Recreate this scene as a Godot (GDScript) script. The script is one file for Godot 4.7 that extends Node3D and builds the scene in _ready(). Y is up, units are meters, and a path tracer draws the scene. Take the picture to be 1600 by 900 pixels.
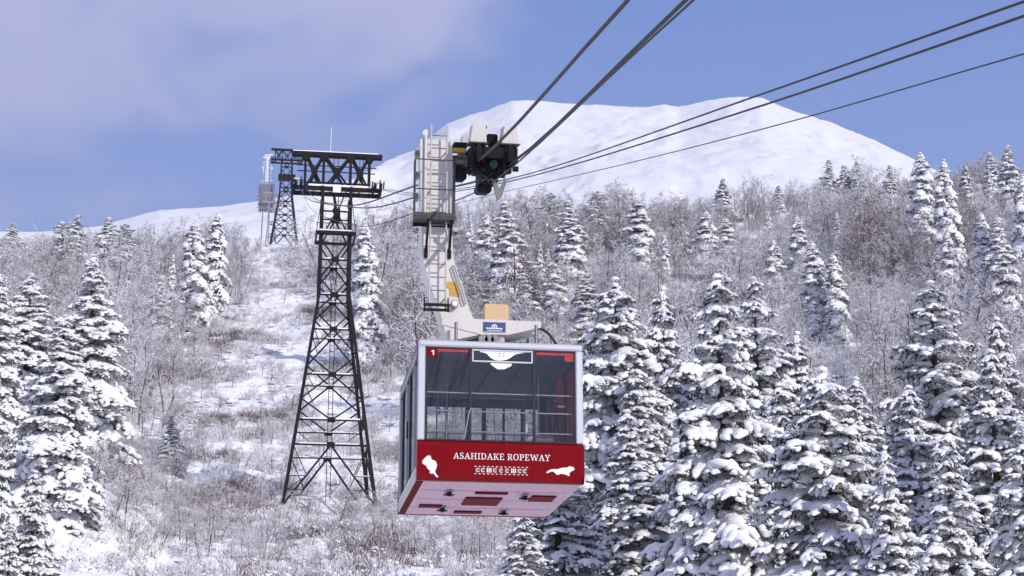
extends Node3D
# A red and silver cable car hanging below its ropes in front of a steel lattice tower,
# snow-laden firs, a frosted wooded hillside and a white mountain behind.
# Metres, y up; the ropeway runs along -z, the camera stands beside the line near its foot.

var rng := RandomNumberGenerator.new()
var M := {}
var taken := {}

class MB:
	# collects triangles with normals; winding follows the normals
	var v := PackedVector3Array()
	var n := PackedVector3Array()
	var i := PackedInt32Array()
	func vert(p: Vector3, nn: Vector3) -> int:
		v.append(p); n.append(nn)
		return v.size() - 1
	func tri(a: int, b: int, c: int):
		var g := (v[b] - v[a]).cross(v[c] - v[a])
		if g.dot(n[a] + n[b] + n[c]) > 0.0:
			i.append(a); i.append(c); i.append(b)
		else:
			i.append(a); i.append(b); i.append(c)
	func flat(a: Vector3, b: Vector3, c: Vector3, out: Vector3):
		var g := (b - a).cross(c - a)
		if g.length_squared() < 1e-14:
			return
		g = g.normalized()
		if g.dot(out) < 0.0:
			g = -g
		tri(vert(a, g), vert(b, g), vert(c, g))
	func quad(a: Vector3, b: Vector3, c: Vector3, d: Vector3, out: Vector3):
		flat(a, b, c, out); flat(a, c, d, out)
	func tube(pts: Array, radii: Array, sides: int, caps := true):
		var rows := []
		for k in pts.size():
			var d: Vector3 = (pts[min(k + 1, pts.size() - 1)] - pts[max(k - 1, 0)]).normalized()
			var side := d.cross(Vector3.UP if absf(d.y) < 0.9 else Vector3.RIGHT).normalized()
			var up := side.cross(d)
			var ring := []
			for s in sides:
				var a := TAU * s / sides
				var nn := side * cos(a) + up * sin(a)
				ring.append(vert(pts[k] + nn * radii[k], nn))
			rows.append(ring)
		for k in pts.size() - 1:
			for s in sides:
				var t := (s + 1) % sides
				tri(rows[k][s], rows[k + 1][s], rows[k + 1][t])
				tri(rows[k][s], rows[k + 1][t], rows[k][t])
		if caps:
			for e in [0, pts.size() - 1]:
				var o: Vector3 = (pts[0] - pts[1]) if e == 0 else (pts[e] - pts[e - 1])
				for s in range(1, sides - 1):
					flat(v[rows[e][0]], v[rows[e][s]], v[rows[e][s + 1]], o)
	func lump(c: Vector3, along: Vector3, length: float, wide: float, high: float, r: RandomNumberGenerator, seg := 6):
		# a flat-bottomed, uneven pillow of snow
		var f := along.normalized()
		var s := f.cross(Vector3.UP)
		s = s.normalized() if s.length() > 0.05 else Vector3.RIGHT
		var u := s.cross(f).normalized()
		if u.y < 0.0:
			u = -u
		var rings := []
		for q in 2:
			var ring := []
			for k in seg:
				var a := TAU * (k + 0.5 * q) / seg
				var jit := r.randf_range(0.75, 1.2)
				var rr: float = (1.0 if q == 0 else 0.74) * jit
				var yy: float = (-0.12 if q == 0 else 0.6) * r.randf_range(0.8, 1.2)
				var p := c + f * (cos(a) * rr * length) + s * (sin(a) * rr * wide) + u * (yy * high)
				var nn := (f * (cos(a) / length) + s * (sin(a) / wide) + u * ((0.1 if q == 0 else 0.9) / high)).normalized()
				ring.append(vert(p, nn))
			rings.append(ring)
		var top := vert(c + u * high * r.randf_range(0.85, 1.1), u)
		var low := vert(c - u * high * 0.15, -u)
		for k in seg:
			var t := (k + 1) % seg
			tri(rings[0][k], rings[1][k], rings[0][t])
			tri(rings[1][k], rings[1][t], rings[0][t])
			tri(rings[1][k], top, rings[1][t])
			var g0 := n[rings[0][k]]; var g1 := n[rings[0][t]]
			n[rings[0][k]] = -u; n[rings[0][t]] = -u
			tri(rings[0][k], rings[0][t], low)
			n[rings[0][k]] = g0; n[rings[0][t]] = g1
	func slab(curve: Callable, t0: float, t1: float, wide: float, high: float, step: float, r: RandomNumberGenerator):
		# snow lying along a twig: rounded above, flat below, uneven in width, thin at both ends
		var l: float = (curve.call(t1) - curve.call(t0)).length()
		var m: int = clampi(int(l / step), 2, 12)
		var last := []
		var sway := 0.0
		for k in m + 1:
			var u := float(k) / m
			var t := lerpf(t0, t1, u)
			var p: Vector3 = curve.call(t)
			var f: Vector3 = (curve.call(t + 0.04) - curve.call(t - 0.04)).normalized()
			var s := f.cross(Vector3.UP).normalized()
			var up := s.cross(f).normalized()
			sway = sway * 0.5 + r.randf_range(-0.35, 0.35)
			var w: float = wide * (0.35 if k == 0 or k == m else r.randf_range(0.72, 1.3)) * lerpf(1.15, 0.75, u)
			var h: float = high * (0.35 if k == 0 or k == m else r.randf_range(0.75, 1.3)) * lerpf(1.1, 0.8, u)
			var ring := []
			for q in 5:
				var a: float = [-0.45, 0.6, PI / 2.0, PI - 0.6, PI + 0.45][q]
				var nn := (s * cos(a) / wide + up * sin(a) / high).normalized()
				ring.append(vert(p + s * (cos(a) * w + sway * wide) + up * (sin(a) * h + 0.02), nn))
			if k > 0:
				for q in 4:
					tri(last[q], ring[q], ring[q + 1])
					tri(last[q], ring[q + 1], last[q + 1])
				quad(v[last[0]], v[ring[0]], v[ring[4]], v[last[4]], -up)
			last = ring
	func add(o: MB, t: Transform3D):
		var k := v.size()
		v.append_array(t * o.v)
		n.append_array(Transform3D(t.basis.orthonormalized(), Vector3.ZERO) * o.n)
		var m := i.size()
		i.resize(m + o.i.size())
		for q in o.i.size():
			i[m + q] = o.i[q] + k
	func mesh() -> ArrayMesh:
		var a := []
		a.resize(Mesh.ARRAY_MAX)
		a[Mesh.ARRAY_VERTEX] = v
		a[Mesh.ARRAY_NORMAL] = n
		a[Mesh.ARRAY_INDEX] = i
		var m := ArrayMesh.new()
		m.add_surface_from_arrays(Mesh.PRIMITIVE_TRIANGLES, a)
		return m

# ---------------------------------------------------------------- small helpers
func numbered(called: String) -> String:
	if not taken.has(called):
		taken[called] = 0
		return called
	taken[called] += 1
	return "%s_%03d" % [called, taken[called]]

func tag(o: Node, label: String, category: String, group := "", kind := ""):
	if label: o.set_meta("label", label)
	if category: o.set_meta("category", category)
	if group: o.set_meta("group", group)
	if kind: o.set_meta("kind", kind)
	return o

func thing(called: String, at: Vector3, label: String, category: String, group := "") -> Node3D:
	var o := Node3D.new()
	o.name = numbered(called)
	add_child(o)
	o.position = at
	tag(o, label, category, group)
	return o

func part(called: String, mesh: Mesh, mat: Material, parent: Node3D, at := Transform3D.IDENTITY) -> MeshInstance3D:
	var o := MeshInstance3D.new()
	o.name = called
	o.mesh = mesh
	o.material_override = mat
	o.transform = at
	parent.add_child(o, true)
	return o

func holder(called: String, parent: Node3D, at := Transform3D.IDENTITY) -> Node3D:
	var o := Node3D.new()
	o.name = called
	o.transform = at
	parent.add_child(o, true)
	return o

func here(x: float, y: float, z: float) -> Transform3D:
	return Transform3D(Basis.IDENTITY, Vector3(x, y, z))

var boxes := {}
func chamfered(size: Vector3, b: float) -> ArrayMesh:
	var key := [size, b]
	if boxes.has(key):
		return boxes[key]
	var h := size / 2.0
	b = minf(b, minf(h.x, minf(h.y, h.z)) * 0.6)
	var m := MB.new()
	var c := func(sx, sy, sz, ax) -> Vector3:
		var p := Vector3(sx * h.x, sy * h.y, sz * h.z)
		if ax != 0: p.x -= sx * b
		if ax != 1: p.y -= sy * b
		if ax != 2: p.z -= sz * b
		return p
	for s in [-1, 1]:
		m.quad(c.call(s, -1, -1, 0), c.call(s, 1, -1, 0), c.call(s, 1, 1, 0), c.call(s, -1, 1, 0), Vector3(s, 0, 0))
		m.quad(c.call(-1, s, -1, 1), c.call(1, s, -1, 1), c.call(1, s, 1, 1), c.call(-1, s, 1, 1), Vector3(0, s, 0))
		m.quad(c.call(-1, -1, s, 2), c.call(1, -1, s, 2), c.call(1, 1, s, 2), c.call(-1, 1, s, 2), Vector3(0, 0, s))
		for t in [-1, 1]:
			m.quad(c.call(s, t, -1, 0), c.call(s, t, 1, 0), c.call(s, t, 1, 1), c.call(s, t, -1, 1), Vector3(s, t, 0))
			m.quad(c.call(s, -1, t, 0), c.call(s, 1, t, 0), c.call(s, 1, t, 2), c.call(s, -1, t, 2), Vector3(s, 0, t))
			m.quad(c.call(-1, s, t, 1), c.call(1, s, t, 1), c.call(1, s, t, 2), c.call(-1, s, t, 2), Vector3(0, s, t))
			for q in [-1, 1]:
				m.flat(c.call(s, t, q, 0), c.call(s, t, q, 1), c.call(s, t, q, 2), Vector3(s, t, q))
	boxes[key] = m.mesh()
	return boxes[key]

func box(called: String, lo: Vector3, hi: Vector3, mat: Material, parent: Node3D, b := 0.012) -> MeshInstance3D:
	return part(called, chamfered((hi - lo).abs(), b), mat, parent, Transform3D(Basis.IDENTITY, (lo + hi) / 2.0))

func between(a: Vector3, b: Vector3) -> Transform3D:
	# x axis runs from a to b
	var x := (b - a).normalized()
	var z := x.cross(Vector3.UP if absf(x.y) < 0.98 else Vector3.BACK).normalized()
	return Transform3D(Basis(x, z.cross(x).normalized(), z), (a + b) / 2.0)

var unit_bar: ArrayMesh
func bar(called: String, a: Vector3, b: Vector3, high: float, deep: float, mat: Material, parent: Node3D) -> MeshInstance3D:
	var t := between(a, b)
	t.basis = t.basis.scaled_local(Vector3((b - a).length(), high, deep))
	return part(called, unit_bar, mat, parent, t)

func rod(called: String, pts: Array, r: float, mat: Material, parent: Node3D, sides := 8) -> MeshInstance3D:
	var m := MB.new()
	var rr := []
	for p in pts: rr.append(r)
	m.tube(pts, rr, sides)
	return part(called, m.mesh(), mat, parent)

func prism(poly: PackedVector2Array, z0: float, z1: float) -> ArrayMesh:
	var m := MB.new()
	var t := Geometry2D.triangulate_polygon(poly)
	for k in range(0, t.size(), 3):
		for e in [[z0, -1.0], [z1, 1.0]]:
			var q := []
			for w in 3: q.append(Vector3(poly[t[k + w]].x, poly[t[k + w]].y, e[0]))
			m.flat(q[0], q[1], q[2], Vector3(0, 0, e[1]))
	var turn := 1.0 if Geometry2D.is_polygon_clockwise(poly) else -1.0
	for k in poly.size():
		var a := poly[k]; var b := poly[(k + 1) % poly.size()]
		var o := Vector3(-(b - a).y, (b - a).x, 0) * turn
		m.quad(Vector3(a.x, a.y, z0), Vector3(b.x, b.y, z0), Vector3(b.x, b.y, z1), Vector3(a.x, a.y, z1), o)
	return m.mesh()

func pts2(a: Array) -> PackedVector2Array:
	var p := PackedVector2Array()
	for k in range(0, a.size(), 2): p.append(Vector2(a[k], a[k + 1]))
	return p

func disc(called: String, r: float, thick: float, mat: Material, parent: Node3D, at: Transform3D, seg := 20) -> MeshInstance3D:
	# a wheel or plate, axis along local y
	var c := CylinderMesh.new()
	c.top_radius = r; c.bottom_radius = r; c.height = thick; c.radial_segments = seg; c.rings = 1
	return part(called, c, mat, parent, at)

func lettering(called: String, text: String, high: float, wide: float, at: Vector3, mat: Material, parent: Node3D, face := "Droid Serif", weight := 400, space := 0.0):
	var f := SystemFont.new()
	f.font_names = PackedStringArray([face])
	f.font_weight = weight
	var fv := FontVariation.new()
	fv.base_font = f
	fv.spacing_glyph = int(space)
	var t := TextMesh.new()
	t.text = text; t.font = fv; t.font_size = 64; t.pixel_size = 0.01; t.depth = 0.006 / maxf(high, 0.01)
	t.curve_step = 1.0
	var bb := t.get_aabb()
	var o := part(called, t, mat, parent)
	var sx := wide / maxf(bb.size.x, 0.001)
	var sy := high / maxf(bb.size.y, 0.001)
	o.scale = Vector3(sx, sy, high)
	o.position = at - Vector3((bb.position.x + bb.size.x / 2) * sx, (bb.position.y + bb.size.y / 2) * sy, 0)
	return o

# ---------------------------------------------------------------- materials
func noise_texture(freq: float, octaves: int, ramp: Array, seed_: int, size := 256, normal := 0.0) -> ImageTexture:
	var f := FastNoiseLite.new()
	f.seed = seed_; f.frequency = freq; f.fractal_octaves = octaves; f.noise_type = FastNoiseLite.TYPE_SIMPLEX_SMOOTH
	var im := f.get_seamless_image(size, size)
	if normal > 0.0:
		im.convert(Image.FORMAT_RGBA8)
		im.bump_map_to_normal_map(normal)
		return ImageTexture.create_from_image(im)
	var g := Gradient.new()
	var off := PackedFloat32Array(); var col := PackedColorArray()
	for k in ramp.size():
		off.append(float(k) / (ramp.size() - 1)); col.append(ramp[k])
	g.offsets = off; g.colors = col
	var out := Image.create(size, size, false, Image.FORMAT_RGB8)
	for y in size:
		for x in size:
			out.set_pixel(x, y, g.sample(im.get_pixel(x, y).r))
	return ImageTexture.create_from_image(out)

func plain(c: Color, rough := 0.7, metal := 0.0) -> StandardMaterial3D:
	# c holds linear base colours
	var m := StandardMaterial3D.new()
	m.albedo_color = c.linear_to_srgb()
	m.roughness = rough
	m.metallic = metal
	return m

func grained(c: Color, amount: float, metres: float, seed_: int, rough := 0.7, metal := 0.0, bump := 0.0) -> StandardMaterial3D:
	var m := plain(c, rough, metal)
	m.albedo_texture = noise_texture(0.02, 5, [Color(1, 1, 1) * (1.0 - amount), Color.WHITE, Color(1, 1, 1) * (1.0 - amount * 0.4)], seed_)
	m.uv1_triplanar = true
	m.uv1_scale = Vector3.ONE / metres
	if bump > 0.0:
		m.normal_enabled = true
		m.normal_scale = bump
		m.normal_texture = noise_texture(0.03, 4, [], seed_ + 1, 256, 6.0)
	return m

func make_materials():
	M.snow = plain(Color(0.86, 0.865, 0.885), 0.85)
	M.frost = plain(Color(0.82, 0.83, 0.86), 0.9)
	var g := plain(Color(0.87, 0.875, 0.895), 0.9)
	g.albedo_texture = noise_texture(0.012, 5, [Color(0.93, 0.93, 0.93), Color.WHITE, Color(0.97, 0.97, 0.98)], 11, 512)
	g.uv1_triplanar = true; g.uv1_world_triplanar = true; g.uv1_scale = Vector3.ONE / 17.0
	g.normal_enabled = true; g.normal_scale = 0.8
	g.normal_texture = noise_texture(0.02, 5, [], 12, 512, 7.0)
	M.ground = g
	var w := plain(Color(0.80, 0.81, 0.84), 0.9)
	w.normal_enabled = true; w.normal_scale = 0.5
	w.normal_texture = noise_texture(0.015, 6, [], 15, 512, 5.0)
	w.uv1_triplanar = true; w.uv1_world_triplanar = true; w.uv1_scale = Vector3.ONE / 420.0
	w.albedo_texture = noise_texture(0.012, 6, [Color(0.86, 0.87, 0.9), Color.WHITE, Color.WHITE, Color(0.95, 0.95, 0.97)], 16, 512)
	M.mountain = w
	M.needles = grained(Color(0.040, 0.046, 0.036), 0.5, 1.3, 21, 0.8)
	M.needles.cull_mode = BaseMaterial3D.CULL_DISABLED
	M.bark = grained(Color(0.085, 0.062, 0.055), 0.5, 0.7, 22, 0.9)
	M.twig = grained(Color(0.125, 0.080, 0.076), 0.4, 2.0, 23, 0.9)
	M.twig_brown = grained(Color(0.15, 0.078, 0.064), 0.4, 2.0, 25, 0.9)
	M.brush = plain(Color(1, 1, 1), 0.9)
	M.brush.vertex_color_use_as_albedo = true
	M.leaf = plain(Color(0.07, 0.065, 0.035), 0.7)
	M.leaf.cull_mode = BaseMaterial3D.CULL_DISABLED
	M.steel = grained(Color(0.018, 0.014, 0.015), 0.45, 1.6, 31, 0.65, 0.0)
	M.steel.metallic_specular = 0.25
	M.rope = grained(Color(0.035, 0.029, 0.028), 0.4, 0.2, 33, 0.55, 0.3)
	M.silver = grained(Color(0.62, 0.63, 0.66), 0.04, 0.6, 41, 0.38, 0.35)
	M.white_paint = grained(Color(0.66, 0.64, 0.60), 0.06, 0.8, 42, 0.55)
	M.cream = grained(Color(0.55, 0.50, 0.46), 0.15, 0.8, 43, 0.6)
	M.red = grained(Color(0.20, 0.003, 0.0055), 0.10, 1.2, 44, 0.35)
	M.red.metallic_specular = 0.12
	M.red.clearcoat_enabled = true; M.red.clearcoat = 0.2; M.red.clearcoat_roughness = 0.06
	M.red_dull = grained(Color(0.42, 0.025, 0.035), 0.25, 0.6, 45, 0.6)
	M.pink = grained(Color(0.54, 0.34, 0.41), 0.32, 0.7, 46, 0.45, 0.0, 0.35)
	M.maroon = grained(Color(0.13, 0.005, 0.009), 0.3, 0.4, 47, 0.6)
	M.maroon.metallic_specular = 0.15
	M.white_print = plain(Color(0.82, 0.81, 0.82), 0.5)
	M.black = grained(Color(0.016, 0.016, 0.019), 0.4, 0.5, 48, 0.45)
	M.grease = grained(Color(0.016, 0.015, 0.015), 0.5, 0.3, 49, 0.6)
	M.grease.metallic_specular = 0.25
	M.grey_metal = grained(Color(0.30, 0.29, 0.28), 0.3, 0.4, 50, 0.45, 0.6)
	M.rail = plain(Color(0.62, 0.62, 0.64), 0.3, 0.8)
	M.dark_inside = grained(Color(0.20, 0.20, 0.21), 0.3, 0.8, 51, 0.7)
	M.olive = grained(Color(0.060, 0.060, 0.048), 0.35, 0.4, 52, 0.7)
	M.yellow = grained(Color(0.62, 0.36, 0.06), 0.25, 0.3, 53, 0.6)
	M.plywood = grained(Color(0.66, 0.46, 0.25), 0.07, 0.5, 54, 0.7)
	M.blue_sign = plain(Color(0.045, 0.065, 0.24), 0.4)
	M.teal = grained(Color(0.01, 0.10, 0.09), 0.3, 0.2, 55, 0.45)
	M.glass = plain(Color(0.03, 0.034, 0.045), 0.03)
	M.glass.transparency = BaseMaterial3D.TRANSPARENCY_ALPHA
	M.glass.albedo_color.a = 0.11
	M.glass.metallic_specular = 0.6
	M.glass_side = M.glass.duplicate()
	M.glass_side.albedo_color.a = 0.75
	M.glass_side.metallic_specular = 0.3

# ---------------------------------------------------------------- terrain
const KR := [0.0, 30.0, 60.0, 90.0, 110.0, 180.0, 230.0, 300.0, 400.0, 495.0, 600.0, 800.0, 1500.0, 3000.0, 7000.0]
const KY := [-9.0, -6.5, -1.0, 7.0, 12.5, 28.8, 44.0, 73.0, 115.0, 154.0, 166.0, 178.0, 190.0, 150.0, 60.0]
const EA := [-60.0, -25.0, -8.0, 1.0, 5.0, 12.0, 16.0, 24.0, 40.0, 80.0]
const EV := [0.55, 0.82, 0.94, 1.0, 1.04, 1.05, 1.055, 1.085, 0.9, 0.5]

func along(x: float, X: Array, Y: Array) -> float:
	if x <= X[0]: return Y[0]
	for k in X.size() - 1:
		if x < X[k + 1]:
			return lerpf(Y[k], Y[k + 1], (x - X[k]) / (X[k + 1] - X[k]))
	return Y[-1]

func height(x: float, z: float) -> float:
	var r := sqrt(x * x + z * z)
	var az := rad_to_deg(atan2(x, -z))
	var y := along(r, KR, KY)
	y *= 1.0 + (along(az, EA, EV) - 1.0) * smoothstep(120.0, 380.0, r)
	y += 7.0 * smoothstep(2.0, 7.0, -az) * smoothstep(70.0, 140.0, r) * (1.0 - smoothstep(170.0, 300.0, r))
	var back := smoothstep(60.0, 110.0, absf(az))
	y = y * (1.0 - back) + back * (-9.0 - 0.02 * r)
	var a := minf(1.0, r / 60.0) * (1.0 - smoothstep(700.0, 1500.0, r))
	y += a * (0.55 * sin(0.31 * x + 0.17 * z + 1.3) * sin(0.23 * z - 0.11 * x) + 0.28 * sin(0.9 * x + 0.4 * z) * sin(0.7 * z - 0.5 * x + 2.0))
	y -= 1.3 * exp(-((x - 6.5) * (x - 6.5) / 60.0 + (z + 172.0) * (z + 172.0) / 90.0))
	return y

func polar_sheet(radii: Array, azs: Array, closed: bool, f: Callable) -> ArrayMesh:
	var st := SurfaceTool.new()
	st.begin(Mesh.PRIMITIVE_TRIANGLES)
	st.set_smooth_group(0)
	for r in radii:
		for a in azs:
			var t := deg_to_rad(a)
			st.add_vertex(Vector3(r * sin(t), f.call(r, a), -r * cos(t)))
	var w := azs.size()
	for j in radii.size() - 1:
		for k in (w if closed else w - 1):
			var k2 := (k + 1) % w
			var a0: int = j * w + k; var a1: int = j * w + k2; var b0: int = a0 + w; var b1: int = a1 + w
			for q in [a0, b0, b1, a0, b1, a1]: st.add_index(q)
	st.generate_normals()
	return st.commit()

func build_ground():
	var radii := [0.5]
	var r := 2.0
	while r < 7000.0:
		radii.append(r)
		if r < 90.0: r += 3.0
		elif r < 320.0: r += 1.3
		elif r < 620.0: r += 3.0
		else: r *= 1.15
	var azs := []
	var a := -180.0
	while a < 179.9:
		azs.append(a)
		a += 0.3 if a > -12.0 and a < 28.0 else 4.0
	var fine := FastNoiseLite.new()
	fine.seed = 5; fine.frequency = 0.22; fine.fractal_octaves = 3
	var ground := part("ground", polar_sheet(radii, azs, true, func(rr, aa):
		var x: float = rr * sin(deg_to_rad(aa)); var z: float = -rr * cos(deg_to_rad(aa))
		return height(x, z) + (0.30 * fine.get_noise_2d(x, z) + 0.9 * fine.get_noise_2d(x * 0.33 + z * 0.12, z * 0.22)) * (1.0 if rr < 700.0 else 0.0)), M.ground, self)
	tag(ground, "snow covered ground of the clearing and hillside", "", "", "structure")

const SKY_AZ := [-60.0, -25.0, -16.0, -12.3, -8.5, -7.3, -5.5, -4.5, -3.5, -1.8, -0.4, 1.3, 3.0, 3.9, 4.9, 6.0, 6.7, 7.3, 8.2, 8.9, 9.7, 11.0, 12.6, 13.4, 13.9, 14.75, 15.6, 16.7, 17.5, 19.0, 20.2, 21.4, 23.0, 25.0, 28.7, 33.9, 60.0, 90.0]
const SKY_EL := [10.0, 14.5, 16.0, 16.5, 17.1, 17.2, 17.5, 17.8, 18.15, 18.35, 18.57, 18.94, 19.5, 20.0, 20.4, 21.25, 21.5, 21.67, 22.0, 21.97, 21.9, 21.83, 21.71, 21.78, 21.68, 21.82, 21.95, 21.86, 21.5, 20.92, 20.4, 19.73, 18.77, 17.7, 16.0, 13.6, 8.0, 5.0]

func build_mountain():
	var swell := FastNoiseLite.new()
	swell.seed = 77; swell.frequency = 0.0016; swell.fractal_octaves = 4
	var ribs := FastNoiseLite.new()
	ribs.seed = 78; ribs.frequency = 0.0030; ribs.fractal_octaves = 5; ribs.fractal_type = FastNoiseLite.FRACTAL_RIDGED; ribs.fractal_gain = 0.55
	var crust := FastNoiseLite.new()
	crust.seed = 79; crust.frequency = 0.012; crust.fractal_octaves = 4
	var azs := []
	var a := -60.0
	while a <= 90.0:
		azs.append(a)
		a += 0.10 if a > -12.0 and a < 28.0 else 3.0
	var radii := []
	var rad := 640.0
	while rad < 5800.0:
		radii.append(rad)
		rad += 60.0 if rad < 1300.0 or rad > 4300.0 else 17.0
	var shape := func(r: float, az: float) -> float:
		var top := along(az, SKY_AZ, SKY_EL)
		var far_ := smoothstep(0.8, 4.6, az)
		var ridge := lerpf(2300.0, 4200.0, far_)
		var foot := lerpf(1400.0, 2500.0, far_)
		var x := r * sin(deg_to_rad(az)); var z := -r * cos(deg_to_rad(az))
		var y0 := 640.0 * tan(deg_to_rad(minf(16.4, top - 1.2)))
		var y1 := foot * tan(deg_to_rad(minf(16.9, top - 0.8)))
		var y2 := ridge * tan(deg_to_rad(top))
		var y := y1
		if r < foot: y = lerpf(y0, y1, (r - 640.0) / (foot - 640.0))
		elif r < ridge: y = lerpf(y1, y2, (r - foot) / (ridge - foot))
		else: y = y2 - (r - ridge) * 0.55
		# ribs and gullies run down the flank; drifts and wind crust lie over them
		var wx := x + 170.0 * swell.get_noise_2d(z * 1.3, x * 1.3); var wz := z * 0.42 + 90.0 * swell.get_noise_2d(x * 1.5, 4000.0 + z)
		var t := clampf((r - foot) / (ridge - foot), 0.0, 1.15)
		var hold := smoothstep(0.0, 0.3, t) * (1.0 - smoothstep(0.80, 1.0, t))
		var size := lerpf(0.45, 1.0, far_)
		y += size * hold * (17.0 * (ribs.get_noise_2d(wx * 0.7, wz * 0.7) - 0.25) + 34.0 * swell.get_noise_2d(wx * 0.9, wz * 1.4) - 9.0)
		y += smoothstep(0.0, 0.3, t) * size * (3.6 * crust.get_noise_2d(wx, wz * 1.6) + 1.0 * crust.get_noise_2d(wx * 4.0, 700.0 + wz * 4.0)) * (1.0 if r < ridge else 0.4)
		return y
	var o := part("mountain", polar_sheet(radii, azs, false, shape), M.mountain, self)
	tag(o, "broad white snow covered mountain behind the wooded hillside", "", "", "structure")

# ---------------------------------------------------------------- trees
func make_bough(length: float, sprigs: int, fine: bool, cover: float, hang: float, heap: float) -> Array:
	# one branch along +x with its fan of needle sprays and the snow lying on it
	var wood := MB.new(); var green := MB.new(); var snow := MB.new()
	var axis := func(t: float) -> Vector3: return Vector3(length * t, length * (0.10 * t - hang * t * t), 0.0)
	var pts := []; var rr := []
	for k in 4:
		pts.append(axis.call(k / 3.0)); rr.append(0.012 + 0.022 * length / 2.4 * (1.0 - k / 3.0))
	green.tube(pts, rr, 3, false)
	var blade := func(p: Vector3, d: Vector3, side: Vector3, l: float, w: float):
		var nn := Vector3(rng.randf_range(-0.3, 0.3), 1.0, rng.randf_range(-0.3, 0.3)).normalized()
		var a := green.vert(p - d * w, nn); var b := green.vert(p + d * w, nn); var c := green.vert(p + side * l + d * l * 0.55, nn)
		green.tri(a, b, c)
	var runs := [[Vector3.ZERO, axis, 1.0, length]]
	for s in sprigs:
		for e in [-1.0, 1.0]:
			var t := 0.14 + 0.82 * (s + rng.randf_range(0.1, 0.9)) / sprigs
			var from: Vector3 = axis.call(t)
			var l := length * 0.46 * pow(1.0 - t, 0.75) + 0.14 + rng.randf_range(0.0, 0.12)
			var ang := rng.randf_range(0.45, 0.95)
			var out := Vector3(cos(ang), rng.randf_range(-0.25, 0.05), sin(ang) * e).normalized()
			var droop := rng.randf_range(0.45, 0.9) * l
			runs.append([from, func(q: float) -> Vector3: return from + out * l * q - Vector3(0, droop * q * q, 0), 0.7, l])
	for run in runs:
		var l: float = run[3]
		var n: int = max(3, int(l / (0.10 if fine else 0.26)))
		for k in n:
			var q := (k + rng.randf()) / n
			var p: Vector3 = run[1].call(q)
			var d: Vector3 = (run[1].call(minf(q + 0.05, 1.05)) - run[1].call(q)).normalized()
			var side := d.cross(Vector3.UP).normalized()
			var bl := (0.19 if fine else 0.26) * rng.randf_range(0.7, 1.3)
			var bw := 0.035 if fine else 0.09
			blade.call(p, d, side + Vector3(0, rng.randf_range(-0.8, 0.15), 0), bl, bw)
			blade.call(p, d, -side + Vector3(0, rng.randf_range(-0.8, 0.15), 0), bl, bw)
			if fine and k % 2 == 0:
				blade.call(p, d, Vector3(rng.randf_range(-0.4, 0.4), -1, rng.randf_range(-0.4, 0.4)), bl, bw)
		# snow: overlapping pillows, thinner towards the tip, missing here and there
		var main: bool = run[2] == 1.0
		var step := 0.13 if fine else 0.24
		var t := rng.randf_range(0.0, 0.15)
		while t < 0.9:
			var e := minf(t + rng.randf_range(0.35, 0.95), 1.0)
			if rng.randf() < cover:
				var wide := rng.randf_range(0.085, 0.15) * (1.8 if main else 1.0) * heap
				snow.slab(run[1], t, e, wide, wide * rng.randf_range(0.7, 1.05), step, rng)
			t = e + rng.randf_range(0.02, 0.14)
	return [green, snow]

func make_fir(high: float, reach: float, spacing: float, per: float, boughs: Dictionary, power: float, bare: float, low := -0.34, high_up := 0.5) -> Dictionary:
	# trunk, needle crown and lying snow of one tree, base at the origin
	var trunk := MB.new(); var green := MB.new(); var snow := MB.new()
	var bend := Vector3(rng.randf_range(-0.15, 0.15), 0, rng.randf_range(-0.15, 0.15))
	var spine := func(y: float) -> Vector3: return Vector3(0, y, 0) + bend * sin(y / high * 3.0)
	var tp := []; var tr := []
	for k in 9:
		var y := high * k / 8.0
		tp.append(spine.call(y - (0.6 if k == 0 else 0.0))); tr.append(lerpf(high * 0.0145, 0.012, k / 8.0))
	trunk.tube(tp, tr, 7)
	var y := high * bare
	while y < high * 0.985:
		var q := (y / high - bare) / (1.0 - bare)
		var len0 := reach * pow(1.0 - q, power) * (0.80 + 0.20 * smoothstep(0.0, 0.12, q)) + 0.10
		var count := int(round(per * lerpf(1.0, 0.62, q) + rng.randf_range(-0.6, 0.6)))
		var start := rng.randf() * TAU
		for k in count:
			var l := len0 * (rng.randf_range(0.72, 1.12) if rng.randf() < 0.85 else rng.randf_range(1.1, 1.35))
			var set_: Array = boughs.long if l > 1.5 else boughs.short
			var pick: Array = set_[rng.randi() % set_.size()]
			var base: float = boughs.long_length if l > 1.5 else boughs.short_length
			var s := l / base
			var yaw := start + TAU * k / count + rng.randf_range(-0.35, 0.35)
			var pitch := lerpf(low, high_up, pow(q, 1.5)) + rng.randf_range(-0.2, 0.2)
			var b := Basis(Vector3.UP, yaw) * Basis(Vector3.BACK, pitch) * Basis(Vector3.RIGHT, rng.randf_range(-0.4, 0.4))
			var thick := clampf(s, 0.72, 1.25)
			var t := Transform3D(b * Basis.from_scale(Vector3(s, thick, clampf(s, 0.6, 1.2))), spine.call(minf(y + rng.randf_range(-0.28, 0.28), high)))
			green.add(pick[0], t)
			snow.add(pick[1], t)
		y += spacing * lerpf(1.0, 0.55, q) * rng.randf_range(0.85, 1.15)
	# snow on the leader
	for k in 5:
		var p: Vector3 = spine.call(high * (0.93 + 0.017 * k))
		snow.lump(p, Vector3(rng.randf_range(-1, 1), 0.2, rng.randf_range(-1, 1)), 0.13, 0.12, 0.16, rng, 6)
	return {"trunk": trunk.mesh(), "crown": green.mesh(), "snow": snow.mesh(), "high": high, "reach": reach}

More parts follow.
